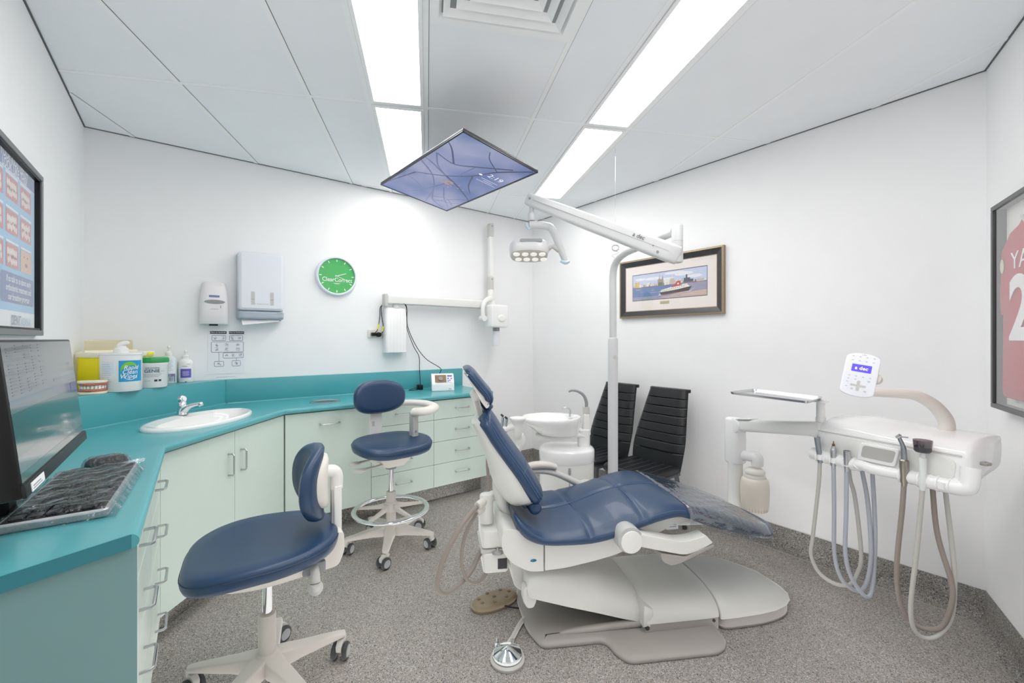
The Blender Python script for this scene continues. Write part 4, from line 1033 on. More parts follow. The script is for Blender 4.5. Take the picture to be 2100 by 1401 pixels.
br = emit('tv_branch', (70, 78, 122), .5, .1, base=(12, 12, 16)); br2 = emit('tv_branch_soft', (108, 120, 172), .5, .1, base=(12, 12, 16)); leaf = emit('tv_leaf', (176, 156, 158), .6, .1, base=(20, 16, 16)); wht = emit('tv_white', (240, 240, 250), .9, .1, base=(20, 20, 20))
m_ = MB(); m_.M = Tm; m_.m = 0
m_.poly([(-LX + .009, -LY + .009, -.0005), (LX - .009, -LY + .009, -.0005), (LX - .009, LY - .011, -.0005), (-LX + .009, LY - .011, -.0005)])
zc = [-.0006]
# picture axes: q along e1 (from top corner to right corner), p along e2 (towards the left corner); both 0..1
def pt(p, q): return (LX - p * 2 * LX, -LY + q * 2 * LY)
def branch(pts, w, k):
    zc[0] -= .00001; m_.m = k; w *= 1.5; P = bez([(*pt(p, q), 0) for p, q in pts], 8); n_ = len(P)
    for i in range(n_ - 1):
        t_ = (P[i + 1] - P[i]).normalized(); nv = Vector((-t_.y, t_.x, 0)); w0 = w * (1 - .6 * i / n_); w1 = w * (1 - .6 * (i + 1) / n_)
        m_.poly([(v.x, v.y, zc[0]) for v in (P[i] - nv * w0, P[i + 1] - nv * w1, P[i + 1] + nv * w1, P[i] + nv * w0)])
branch([(.02, .96), (.2, .72), (.36, .6), (.5, .4), (.62, .12)], .006, 1)
branch([(.1, .8), (.25, .5), (.33, .3), (.3, .05)], .005, 1); branch([(.33, .3), (.2, .12), (.15, .02)], .004, 1)
branch([(.5, .4), (.56, .62), (.66, .9), (.7, .98)], .005, 1); branch([(.36, .6), (.5, .72), (.58, .85)], .004, 1)
branch([(.62, .12), (.78, .06), (.9, .02)], .004, 1); branch([(.5, .4), (.42, .12), (.4, .02)], .004, 2)
branch([(.6, .5), (.8, .42), (.95, .3)], .004, 2); branch([(.75, .5), (.9, .66), (.97, .9)], .004, 2); branch([(.8, .42), (.72, .2), (.7, .04)], .003, 2); branch([(.66, .55), (.85, .8), (.8, .96)], .003, 2); branch([(.85, .6), (.8, .75), (.88, .95)], .003, 2)
branch([(.45, .02), (.52, .2), (.6, .34), (.75, .5), (.97, .62)], .0035, 2); branch([(.3, .05), (.42, .2), (.5, .4)], .003, 2); branch([(.2, .72), (.12, .5), (.05, .4)], .003, 1); branch([(.68, .98), (.78, .82), (.92, .7)], .003, 2); branch([(.9, .66), (.86, .8), (.92, .92)], .0025, 2); branch([(.25, .5), (.42, .5), (.5, .62)], .003, 2)
rn = random.Random(8)
for k in range(26):
    p = .58 + rn.gauss(0, .022); q = .52 + rn.gauss(0, .06); a, b = rn.uniform(.006, .02), rn.uniform(.004, .008); an = rn.uniform(-.6, .6); zc[0] -= .00001; m_.m = 3
    c0 = pt(p, q); m_.poly([(c0[0] + x_ * math.cos(an) - y_ * math.sin(an), c0[1] + x_ * math.sin(an) + y_ * math.cos(an), zc[0]) for x_, y_ in ell(0, 0, b, a, 8)])
for k in range(5):
    zc[0] -= .00001; m_.m = 1; c0 = pt(.565 + .004 * k, .50 + k * .022); m_.poly([(c0[0] + x_, c0[1] + y_, zc[0]) for x_, y_ in ell(0, 0, .012, .002, 8)])
# clock text: reads along +e1 seen from below
TT = Matrix(((0, -1, 0, pt(.41, .83)[0]), (1, 0, 0, pt(.41, .83)[1]), (0, 0, 1, -.0016), (0, 0, 0, 1)))
TT = Matrix.Translation((pt(.27, .80)[0], pt(.27, .80)[1], -.0016)) @ Matrix(((0, 1, 0, 0), (1, 0, 0, 0), (0, 0, -1, 0), (0, 0, 0, 1)))
m_.m = 4; m_.text('2:19', .06, TT, bold=-.0004)
for k, L in enumerate((.06, .035, .07)):
    c0 = pt(.33 + k * .02, .80); m_.poly([(c0[0] - .0012, c0[1] - L, -.0016), (c0[0] + .0012, c0[1] - L, -.0016), (c0[0] + .0012, c0[1] + L, -.0016), (c0[0] - .0012, c0[1] + L, -.0016)])
c0 = pt(.30, .63); m_.poly([(c0[0] + x_, c0[1] + y_, -.0016) for x_, y_ in ell(0, 0, .008, .012, 14)])
m_.build('screen', [sky, br, br2, leaf, wht], t, world=True, smooth=0)
m_ = MB(); m_.cyl((1.12, -1.69, 2.33), (1.12, -1.69, 2.69), .02); m_.box(1.06, 1.18, -1.75, -1.63, 2.684, 2.697); m_.box(1.06, 1.26, -1.80, -1.66, 2.332, 2.36)
m_.build('ceiling_bracket', M['black'], t, world=True)

# ------------------------------------------------------------------ hanging ceiling thread with coil
hx, hy = 1.792, -.760
t = thing('hanging_cord', 'thin clear cord hanging from the ceiling with a small coiled ring near the lamp pole', 'hanging cord', (hx, hy, 2.0))
MB().tube([(hx, hy, 2.698), (hx, hy, 2.03)], .0012, 5).build('thread', clear('nylon_thread', (235, 238, 242), .3, .1), t, world=True)
m_ = MB()
m_.tube([(hx + .024 * math.cos(a) * Rr.x, hy + .024 * math.cos(a) * Rr.y, 2.012 + .02 * math.sin(a) + .004 * math.sin(a * .3)) for a in [k * .35 for k in range(72)]], .0022, 6)
m_.build('coil', mat('coil_white', (176, 174, 170), .3), t, world=True)
MB().tube([(hx, hy, 1.99), (hx + .014, hy + .018, 1.975), (hx - .014, hy - .018, 1.96), (hx + .01, hy + .013, 1.93), (hx + .016, hy + .02, 1.905), (hx - .004, hy, 1.88)], .0012, 6, sm=8).build('tail', M['mgrey'], t, world=True)
# ------------------------------------------------------------------ clinic stools (local x = front, z up)
def cushion(mb, outline, th, zf=None, edge=.02):
    mb.slab(outline, [(.02, 0), (.006, .004), (0, th * .3), (-.002, th * .5), (0, th * .72), (.006, th * .9), (.018, th)], zf)
def castor(parent, x, y, ang):
    t = MB(); t.M = Matrix.Translation((x, y, 0)) @ Matrix.Rotation(ang, 4, 'Z')
    t.cyl((.006, 0, .06), (.006, 0, .105), .013); t.prism(rpoly([(-.038, .04), (-.014, .04), (.022, .068), (.024, .08), (-.018, .084), (-.042, .066)], .008), -.012, .012, 'y', bev=.003)
    c = t.build('castor', M['lgrey'], parent)
    for s in (-1, 1):
        w = MB(); w.M = t.M; w.cyl((-.014, s * .013, .0355), (-.014, s * .033, .0355), .0352, bev=.008, n=30); w.m = 1; w.cyl((-.014, s * .0325, .0355), (-.014, s * .0342, .0355), .024, bev=.0008, n=26)
        w.build('wheel', [M['rubber'], M['mgrey']], c)
    return c
def star_base(t, angs, r, hub0, hub1):
    for k, a in enumerate(angs):
        m_ = MB(); m_.M = Matrix.Rotation(a, 4, 'Z')
        rings = []
        for u, w, z1, z0 in ((.015, .034, .150, .085), (.06, .034, .145, .082), (.12, .029, .134, .088), (r * .75, .024, .120, .090), (r - .012, .021, .110, .090), (r + .008, .016, .107, .091)):
            rings.append([(u, p, q) for p, q in rrect(-w, w, z0, z1, .008, 3)])
        m_.loft(rings); m_.build('leg', M['beige'], t)
        castor(t, r * math.cos(a) * .985, r * math.sin(a) * .985, a + [.9, 2.4, -.6, 1.9, .3][k])
    m_ = MB(); m_.lathe([(.05, .085), (.05, .14), (.032, .155), (.031, hub1), (.0285, hub1 + .004), (.0, hub1 + .004)], 32); m_.build('hub_sleeve', M['beige'], t)

def seat_shape(w, d, n=56):
    o = []
    for k in range(n):
        a = 2 * PI * k / n; c_, s_ = math.cos(a), math.sin(a)
        rx = d * (1.0 if c_ > 0 else .92); p = 2.7
        x = rx * math.copysign(abs(c_) ** (2 / p), c_); y = w * math.copysign(abs(s_) ** (2 / p), s_)
        y *= 1 - .14 * max(0, -x / d) ; x += -.008 * math.cos(y / w * PI) * (1 if c_ > .2 else 0)
        o.append((x, y))
    return o

def backrest(mb, w, h, th, curve, m0=0):
    """cushion facing +x, concave; local origin at its centre"""
    out = ell(0, 0, w, h, 60, 2.5)
    k0 = len(mb.v); mb.slab(out, [(.012, 0), (.003, .006), (0, th * .45), (.003, th * .75), (.018, th)])
    for i in range(k0, len(mb.v)):
        p = mb.v[i]; mb.v[i] = Vector((p.z + curve * p.x * p.x - .5 * p.y * p.y, -p.x * 1.0, p.y))

def stool(name, label, loc, rz, angs, seat_z, hub1, seat_w, seat_d, r=.29):
    t = thing(name, label, 'stool', loc, rz)
    star_base(t, angs, r, .08, hub1)
    m_ = MB(); m_.cyl((0, 0, hub1), (0, 0, seat_z - .075), .0165); m_.build('gas_lift', M['chrome'], t)
    m_ = MB(); cushion(m_, seat_shape(seat_w, seat_d), .062, lambda x, y: seat_z - .062 - .022 * max(0, x / seat_d) ** 2 + .012 * (abs(y) / seat_w) ** 2 + .022 * max(0, -x / seat_d) ** 2 - .004)
    m_.build('seat', M['navy'], t, smooth=60)
    m_ = MB(); oc = seat_shape(seat_w * .995, seat_d * .995); m_.tube([(x, y, seat_z - .026 - .022 * max(0, x / seat_d) ** 2 + .012 * (abs(y) / seat_w) ** 2 + .022 * max(0, -x / seat_d) ** 2) for x, y in [(p[0] * 1.012, p[1] * 1.012) for p in oc]], .0016, 5, closed=True); m_.build('seam', M['navyd'], t)
    return t
# near stool ----------------------------------------------------------------
def aw(d): return math.radians(d)
rz1 = aw(-96)
t1 = stool('operator_stool', 'navy operator stool in the foreground with curved backrest, beside the near drawers', (1.80, -2.872, 0), rz1, [aw(a) - rz1 for a in (92, 164, 236, 308, 20)], .60, .30, .265, .275)
m_ = MB(); m_.prism(rpoly([(.14, -.075), (.16, -.058), (-.2, -.05), (-.222, -.03), (-.235, .0), (-.27, .0), (-.274, -.075), (-.25, -.135), (-.17, -.14), (-.06, -.135), (.06, -.115)], .02), -.085, .085, 'y', bev=.02)
for i in range(len(m_.v)): m_.v[i] = m_.v[i] + Vector((0, 0, .595))
m_.slab(rpoly([(.17, .12), (.17, -.12), (.02, -.19), (-.16, -.17), (-.22, -.09), (-.22, .09), (-.16, .17), (.02, .19)], .06, 5), [(.06, .478), (.03, .482), (.006, .515), (0, .53), (.004, .545)], zf=lambda x, y: -.02 * max(0, x / .2))
m_.build('seat_pan', M['cream'], t1, smooth=60)
m_ = MB(); m_.prism(rrect(-.24, -.272, -.03, .03, .008), .50, .765, bev=.004); m_.tube([(-.255, 0, .75), (-.255, 0, .80), (-.243, 0, .822), (-.215, 0, .825), (-.175, 0, .818)], [.026, .026, .027, .026, .024], 14, sm=5)
m_.build('back_post', M['white'], t1)
m_ = MB(); m_.prism(rrect(-.233, -.241, -.022, .022, .004), .51, .75); m_.build('post_insert', M['lgrey'], t1)
BO = Vector((-.197, 0, .795))
m_ = MB(); backrest(m_, .168, .150, .05, 2.2); m_.v = [v + BO for v in m_.v]; m_.build('backrest', M['navy'], t1, smooth=60)
m_ = MB(); m_.slab(ell(0, 0, .122, .108, 50, 2.4), [(.02, -.022), (.004, -.016), (0, -.004), (.0, .006)])
m_.v = [Vector((p.z + 2.2 * p.x * p.x - .5 * p.y * p.y, -p.x, p.y)) + BO for p in m_.v]; m_.build('back_shell', M['cream'], t1, smooth=60)
m_ = MB(); m_.tube([(-.15, .15, .525), (-.15, .185, .51), (-.15, .195, .475)], [.014, .016, .018], 12, sm=4); m_.slab(ell(-.15, .20, .026, .045, 28), [(.006, .448), (0, .455), (0, .464), (.008, .474)]); m_.build('adjust_lever', M['lgrey'], t1, smooth=50)
m_ = MB(); m_.box(-.19, -.11, .150, .172, .492, .535, .004); m_.build('lever_recess', M['mgrey'], t1)
# tall stool -----------------------------------------------------------------
rz2 = aw(4)
t2 = stool('assistant_stool', 'tall navy assistant stool with chrome foot ring and curved elbow rest, before the drawers', (.95, -2.035, 0), rz2, [aw(a) - rz2 for a in (-100, -28, 44, 116, 188)], .71, .36, .255, .22, .285)
m_ = MB(); m_.slab(rpoly([(.15, .10), (.15, -.10), (.0, -.17), (-.17, -.15), (-.21, -.07), (-.21, .07), (-.17, .15), (.0, .17)], .06, 5), [(.11, .535), (.07, .545), (.03, .59), (.004, .63), (0, .645), (.004, .655)])
m_.build('seat_pan', M['cream'], t2, smooth=60)
m_ = MB(); m_.lathe([(.03, .515), (.036, .52), (.036, .535), (.02, .54)], 24); m_.build('lift_collar', M['mgrey'], t2)
ring = [( .235 * math.cos(a), .235 * math.sin(a), .245) for a in [2 * PI * k / 72 for k in range(72)]]
m_ = MB(); m_.tube(ring, .0165, 12, closed=True, flat=1.0); m_.v = [Vector((v.x, v.y, .245 + (v.z - .245) * .62)) for v in m_.v]; m_.build('foot_ring', M['chrome'], t2, smooth=60)
for k in range(5):
    a = aw(-58 + 72 * k) - rz2; m_ = MB(); m_.M = Matrix.Rotation(a, 4, 'Z')
    m_.loft([[(u, p, q) for p, q in rrect(-w, w, z0, z1, .003, 2)] for u, w, z0, z1 in ((.03, .013, .25, .285), (.1, .011, .243, .268), (.222, .009, .236, .25))]); m_.build('ring_spoke', M['beige'], t2)
m_ = MB(); m_.lathe([(.04, .235), (.042, .24), (.042, .29), (.034, .296)], 28); m_.build('ring_hub', M['beige'], t2)
m_ = MB(); m_.prism(rrect(-.235, -.255, -.045, .045, .006), .6, .96, bev=.004); m_.box(-.25, -.12, -.035, .035, .6, .635, .008); m_.m = 1; m_.box(-.236, -.2335, -.03, -.012, .765, .80); m_.build('back_post', [M['white'], M['lgrey']], t2)
m_ = MB(); backrest(m_, .185, .118, .055, 1.0); m_.v = [v + Vector((-.225, 0, .975)) for v in m_.v]; m_.build('backrest', M['navy'], t2, smooth=60)
for a, z in ((-.02, .60), (.06, .575)):
    m_ = MB(); m_.tube([(a + .0, -.06, z), (a + .01, -.13, z - .004), (a + .02, -.21, z - .006)], [.011, .009, .012], 10, sm=5, flat=.7); m_.slab(ell(a + .022, -.245, .026, .042, 26), [(.006, z - .016), (0, z - .01), (0, z - .004), (.008, z + .002)]); m_.build('adjust_lever', M['lgrey'], t2, smooth=50)
m_ = MB(); m_.tube([(.0, .05, .59), (.0, .12, .59), (.0, .18, .605), (.0, .20, .64), (-.002, .172, .68)], [.016, .016, .016, .016, .018], 12, sm=6, flat=.8); m_.build('arm_bracket', M['steel'], t2)
m_ = MB(); m_.prism(rrect(-.035, .03, .15, .19, .008), .66, .87, bev=.005); m_.m = 1; m_.box(.0285, .0315, .16, .175, .735, .752); m_.build('arm_post', [M['lgrey'], M['mgrey']], t2)
cpts = [(-.2, .16), (-.14, .235), (-.05, .29), (.05, .295), (.105, .245), (.085, .185), (.02, .155)]
zel = [.918, .918, .914, .904, .895, .886, .88]
m_ = MB(); m_.tube([(x, y, zel[k]) for k, (x, y) in enumerate(cpts)], [.026, .03, .034, .038, .038, .037, .034], 18, sm=6, flat=.72); m_.build('elbow_rest', M['cream'], t2, smooth=60)

# ------------------------------------------------------------------ black waiting chairs against the back wall
M['dleg'] = mat('dark_steel_legs', (88, 90, 95), .35, .6)
def waiting_chair(label, x):
    t = thing('waiting_chair', label, 'chair', (x, -.30, 0), 0, 'black waiting chairs')
    # front of chair is local -y
    rings = []; N = 30
    tab = [(.43, -.02, .205), (.50, -.005, .212), (.56, .01, .215), (.62, .03, .214), (.70, .055, .205), (.80, .09, .19), (.90, .125, .176), (.97, .15, .166), (1.0, .162, .163)]
    def sec(z, groove):
        yb, hw = interp(tab, z); thk = .028
        pts = []
        for k in range(17):
            u = -1 + 2 * k / 16; pts.append((hw * u, yb - thk * (1 - abs(u) ** 6) * (.55 if groove else 1) - .006, z))
        for k in range(17):
            u = 1 - 2 * k / 16; pts.append((hw * u, yb + .012 * (1 - abs(u) ** 8), z))
        return pts
    gro = [.555 + .0625 * k for k in range(7)]
    zz = sorted(set([round(.43 + .57 * k / 70, 4) for k in range(71)] + [round(g + d, 4) for g in gro for d in (-.006, 0, .006)]))
    m_ = MB(); m_.loft([sec(z, min(abs(z - g) for g in gro) < .003) for z in zz])
    m_.build('backrest', M['bleather'], t, smooth=60)
    m_ = MB(); m_.prism(rrect(-.166, .169, .148, .186, .01), .976, 1.002, bev=.006); m_.build('top_roll', M['bleather'], t)
    def zf(x_, y_): return .005 * (math.cos(x_ * 2 * PI / .055) * .5 - .5) * (1 if abs(x_) < .17 else 0)
    m_ = MB(); m_.slab(rpoly([(-.205, .0), (.205, .0), (.215, -.33), (.19, -.40), (-.19, -.40), (-.215, -.33)], .04, 6), [(.01, .42), (0, .43), (0, .455), (.012, .468)], zf=None, fill=8)
    m_.build('seat', M['bleather'], t, smooth=60)
    m_ = MB()
    for k in range(6):
        x_ = -.15 + k * .06; m_.tube([(x_, -.02, .4685), (x_ * 1.02, -.37, .4685)], .0022, 5)
    m_.build('seat_stitching', mat('chair_stitch', (62, 64, 70), .5), t)
    for sx in (-1, 1):
        m_ = MB(); m_.tube([(sx * .175, -.35, .43), (sx * .18, -.37, .005)], .016, 12); m_.build('leg', M['dleg'], t)
        m_ = MB(); m_.tube([(sx * .18, -.04, .44), (sx * .185, .0, .25), (sx * .19, .06, .005)], .016, 12, sm=4); m_.build('leg', M['dleg'], t)
        m_ = MB(); m_.box(sx * .18 - .012, sx * .18 + .012, -.36, .0, .40, .425); m_.build('side_rail', M['dleg'], t)
    m_ = MB(); m_.box(-.17, .17, -.36, -.34, .40, .42); m_.build('front_rail', M['dleg'], t)
    return t
waiting_chair('black padded high-back chair against the back wall, partly hidden by the lamp pole', 1.35)
waiting_chair('black padded high-back chair against the back wall, right of the lamp pole', 1.81)
# ------------------------------------------------------------------ dental chair: local x towards the feet, -y towards the viewer
CA = math.atan2(.883, .47)
CO = (2.2, -1.4, 0)
ch = thing('dental_chair', 'reclined navy dental treatment chair on a grey and white floor base', 'dental chair', CO, CA)
def sy(s): return -s
# floor plate
m_ = MB()
pl = [(-.40, -.20), (-.425, -.05), (-.418, .18), (-.374, .296), (-.319, .30), (-.10, .305), (-.075, .33), (-.066, .385), (-.03, .446), (.373, .455), (.428, .435), (.464, .39), (.47, .30), (.50, .25), (.5, -.22)]
pl = rpoly([(t_, sy(s_)) for t_, s_ in pl], [.05, .05, .05, .03, .01, .02, .02, .02, .03, .02, .02, .02, .02, .02, .03], 4)
m_.slab(pl, [(.002, .001), (0, .004), (.0, .012), (.006, .022), (.02, .03), (.05, .034)])
m_.build('base_plate', M['grey'], ch, smooth=60)
m_ = MB(); m_.tube([(-.29, sy(.245), .026), (-.2, sy(.25), .036), (.1, sy(.262), .05), (.13, sy(.262), .06)], [.006, .016, .02, .02], 12, sm=5, flat=.9); m_.build('base_ridge', M['grey'], ch, smooth=60)
m_ = MB(); m_.prism(rpoly([(.11, sy(.312)), (.483, sy(.312)), (.483, sy(-.2)), (.11, sy(-.2))], .01), .002, .078, bev=.004); m_.m = 1
for t_ in (.12, .455): m_.cyl((t_, sy(.305), .055), (t_, sy(.316), .055), .010 if t_ < .2 else .007)
m_.build('base_skirt', [M['grey'], M['rubber']], ch)
# crowned covers: loft along t of superellipse sections between s0..s1, floor z0, crown z1
def cover(mb, secs, n=28, p=3.0):
    rings = []
    for t_, s0, s1, z0, z1 in secs:
        c_ = (s0 + s1) / 2; w = (s1 - s0) / 2; r = []
        for k in range(n + 1):
            a = PI * k / n; cc, ss = math.cos(a), math.sin(a)
            r.append((t_, sy(c_ + w * math.copysign(abs(cc) ** (2 / p), cc)), z0 + (z1 - z0) * abs(ss) ** (2 / 2.4)))
        rings.append(r)
    mb.loft(rings)
M['chairw'] = mat('chair_white', (222, 222, 217), .35, coat=.1); M['basew'] = mat('base_cover_white', (206, 206, 201), .4, coat=.1)
m_ = MB(); cover(m_, [(.112, -.19, .312, .074, .165), (.12, -.195, .316, .072, .172), (.2, -.2, .318, .072, .175), (.4, -.2, .318, .070, .172), (.474, -.2, .316, .070, .168), (.482, -.195, .312, .070, .162)])
m_.build('middle_cover', M['basew'], ch, smooth=60)
m_ = MB(); cover(m_, [(.49, -.2, .314, .058, .160), (.497, -.202, .318, .058, .166), (.58, -.2, .318, .058, .160), (.7, -.18, .312, .058, .145), (.8, -.14, .298, .058, .124), (.88, -.09, .27, .058, .10), (.93, -.04, .235, .058, .086), (.96, .02, .19, .058, .068), (.972, .08, .14, .058, .062)])
m_.build('toe_cover', M['basew'], ch, smooth=60)
m_ = MB(); tp_ = rpoly([(.492, sy(.314)), (.70, sy(.312)), (.80, sy(.297)), (.885, sy(.266)), (.94, sy(.21)), (.972, sy(.11)), (.955, sy(0)), (.9, sy(-.08)), (.8, sy(-.145)), (.7, sy(-.18)), (.492, sy(-.2))], .05, 4)
m_.prism(tp_, .002, .060, bev=.004); m_.build('toe_skirt', M['grey'], ch)
# lift arm
m_ = MB()
rings = []
for t_, z0, z1 in ((-.43, .23, .292), (-.42, .221, .312), (-.38, .207, .325), (-.25, .165, .30), (-.1, .12, .262), (.02, .082, .218), (.1, .06, .185), (.112, .06, .178)):
    r = []; w = .238; c_ = .035
    for k in range(29):
        a = PI * k / 28; cc, ss = math.cos(a), math.sin(a); r.append((t_, sy(c_ + w * math.copysign(abs(cc) ** (2 / 3.4), cc)), z0 + (z1 - z0) * abs(ss) ** (2 / 2.6)))
    rings.append(r)
m_.loft(rings); m_.build('lift_arm_cover', M['basew'], ch, smooth=60)
m_ = MB(); m_.prism([(-.33, .185), (.05, .06), (.05, .04), (-.33, .17)], sy(.2), sy(-.14), 'y'); m_.build('lift_linkage', mat('dark_grey', (96, 96, 98), .5), ch, smooth=0)
m_ = MB(); m_.prism([(.10, .06), (.135, .06), (.14, .1), (.148, .11), (.148, .135), (.105, .16)], sy(.315), sy(.20), 'y', bev=.004); m_.build('hinge_cheek', M['basew'], ch)
# pedestal link
m_ = MB(); m_.prism(rpoly([(-.50, .37), (-.485, .28), (-.475, .21), (-.40, .165), (-.37, .17), (-.36, .25), (-.30, .34)], .03), sy(.16), sy(-.16), 'y', bev=.03); m_.build('rear_link', M['basew'], ch)
m_ = MB(); m_.prism(rpoly([(-.445, .26), (-.40, .26), (-.385, .2), (-.40, .165), (-.43, .165), (-.45, .2)], .012), sy(.262), sy(.2), 'y', bev=.008); m_.build('link_ear', M['basew'], ch)
# upper structure (below seat)
m_ = MB(); m_.prism(rpoly([(-.545, .50), (-.545, .43), (-.50, .37), (-.42, .325), (-.352, .322), (-.352, .455), (-.40, .475), (-.47, .52), (-.53, .525)], [.03, .03, .03, .03, .004, .004, .02, .03, .02]), sy(.25), sy(-.25), 'y', bev=.035, seg=4)
m_.m = 1; m_.prism(ell(-.40, .376, .014, .007, 16), sy(.2508), sy(.249), 'y')
m_.build('rear_housing', [M['chairw'], mat('badge_teal', (60, 130, 160), .5)], ch)
m_ = MB(); m_.text('a dec', .014, XZ(-.40, sy(.2512), .376), shear=.2); m_.build('badge_lettering', M['ink'], ch, smooth=0)
m_ = MB(); m_.prism(rpoly([(-.345, .46), (-.345, .322), (-.25, .326), (-.12, .345), (.0, .368), (.08, .40), (.2, .45), (.32, .50), (.40, .505), (.36, .535), (.2, .53), (.03, .475), (-.1, .46)], [.004, .004, .03, .03, .03, .03, .03, .02, .01, .02, .03, .03, .03]), sy(.245), sy(-.245), 'y', bev=.03, seg=4)
m_.build('seat_support', M['chairw'], ch)
m_ = MB(); m_.box(.285, .345, sy(.19), sy(.14), .44, .505); m_.m = 1
for k in range(5): m_.box(.292, .335, sy(.1908), sy(.189), .452 + k * .009, .455 + k * .009)
m_.build('rating_label', [M['paper'], M['inkgrey']], ch, smooth=0)
# seat cushion --------------------------------------------------------------
ST = [(-.485, .575, .595, .545, .235), (-.465, .553, .575, .512, .262), (-.43, .532, .543, .482, .278), (-.36, .515, .505, .458, .288), (-.24, .517, .498, .45, .292), (-.12, .545, .503, .452, .293), (0, .583, .525, .474, .293), (.1, .605, .556, .505, .292), (.22, .614, .588, .534, .291), (.31, .606, .59, .54, .290), (.44, .566, .558, .490, .287), (.57, .525, .518, .450, .281), (.70, .480, .472, .408, .262), (.80, .441, .434, .374, .225), (.87, .414, .408, .350, .178), (.92, .394, .389, .334, .125), (.95, .380, .377, .33, .07), (.962, .37, .369, .335, .03)]
SEAM_T = (-.155, .105, .335)
def seat_top(t_, s_):
    zc, zr, zb, hw = interp(ST, t_); u = min(1, abs(s_) / hw)
    z = zc + (zr - zc) * u ** 2.2 - .012 * max(0, u - .9) * 10 * max(0, u - .9) * 10
    g = 0
    if -.40 < t_ < .40: g = max(g, math.exp(-(s_ / .007) ** 2) if t_ < .335 else 0)
    for q in SEAM_T:
        d_ = abs(t_ - q - .03 * s_); g = max(g, math.exp(-(d_ / .007) ** 2))
    return z - .010 * g
def seat_ring(t_, NS=44):
    zc, zr, zb, hw = interp(ST, t_); r = []
    for k in range(NS + 1):
        u = -1 + 2 * k / NS; r.append((t_, sy(hw * u), seat_top(t_, hw * u)))
    zt = seat_top(t_, hw)
    for f_, o_ in ((.25, .009), (.5, .012), (.75, .008)): r.append((t_, sy(hw + o_), zt + (zb - zt) * f_))
    for k in range(9): u = 1 - 2 * k / 8; r.append((t_, sy((hw - .004) * u), zb))
    for f_, o_ in ((.75, .008), (.5, .012), (.25, .009)): r.append((t_, sy(-hw - o_), zt + (zb - zt) * f_))
    return r
ts = [-.485 + (.962 + .485) * k / 110 for k in range(111)]
m_ = MB(); m_.loft([seat_ring(t_) for t_ in ts]); m_.build('seat_cushion', M['navy'], ch, smooth=70)
m_ = MB()
m_.tube([(t_, sy(0), seat_top(t_, 0) + .004) for t_ in [-.40 + .74 * k / 50 for k in range(51)]], .0022, 6)
m_.tube([(t_, sy(.012), seat_top(t_, .012) + .0004) for t_ in [-.40 + .74 * k / 50 for k in range(51)]], .0011, 5)
for q in SEAM_T[:2]:
    m_.tube([(q + .03 * s_, sy(s_), seat_top(q + .03 * s_, s_) + .003) for s_ in [-.285 + .57 * k / 40 for k in range(41)]], .0016, 5)
for sg in (1, -1):
    m_.tube([(t_, sy(sg * (interp(ST, t_)[3] + .003)), seat_top(t_, interp(ST, t_)[3]) - .004) for t_ in [-.46 + 1.36 * k / 70 for k in range(71)]], .0016, 5)
m_.build('seat_stitching', M['stitch'], ch)
# backrest ----------------------------------------------------------------
def along(tab, u): return interp(tab, u)
BT = [(0, -.326, .628, .21), (.06, -.335, .655, .226), (.15, -.365, .705, .232), (.3, -.405, .77, .228), (.45, -.44, .82, .215), (.6, -.475, .868, .2), (.75, -.515, .925, .185), (.88, -.55, .983, .17), (.96, -.575, 1.018, .15), (1.0, -.592, 1.035, .115)]
def back_ring(u, off0, off1, wsc, flare=0.0, NS=24):
    t0, z0, hw = interp(BT, u); a = interp(BT, max(0, u - .02)); b = interp(BT, min(1, u + .02))
    d_ = Vector((b[0] - a[0], b[1] - a[1])).normalized(); nv = Vector((d_.y, -d_.x))     # towards the patient (front, +t)
    hw *= wsc; r = []
    for k in range(NS + 1):
        q = -1 + 2 * k / NS; c_ = off0 + .042 - .035 * abs(q) ** 2.2 - .014 * max(0, abs(q) - .85) / .15; r.append((t0 + nv.x * c_, sy(hw * q), z0 + nv.y * c_))
    for k in range(NS + 1):
        q = 1 - 2 * k / NS; c_ = off1 + .012 * max(0, abs(q) - .9) / .1; r.append((t0 + nv.x * c_, sy(hw * q), z0 + nv.y * c_))
    return r
us = [k / 60 for k in range(61)]
m_ = MB(); m_.loft([back_ring(u, -.03 - .006 * (1 if u < .02 or u > .98 else 0), -.075 + .012 * (1 if u < .02 or u > .98 else 0), 1.0) for u in us]); m_.build('back_cushion', M['navy'], ch, smooth=70)
def edge_pt(u, off, wsc=1.0, sg=1):
    t0, z0, hw = interp(BT, u); a = interp(BT, max(0, u - .02)); b = interp(BT, min(1, u + .02)); d_ = Vector((b[0] - a[0], b[1] - a[1])).normalized(); nv = Vector((d_.y, -d_.x))
    return (t0 + nv.x * off, sy(sg * hw * wsc), z0 + nv.y * off)
m_ = MB()
for sg in (1, -1):
    m_.tube([edge_pt(u, -.034, 1.004, sg) for u in us[2:-1]], .0016, 5); m_.tube([edge_pt(u, -.022, .985, sg) for u in us[2:-1]], .0013, 5)
m_.tube([back_ring(.33, -.029, -.07, 1.0)[k] for k in range(25)], .0015, 5)
m_.build('back_stitching', M['stitch'], ch)
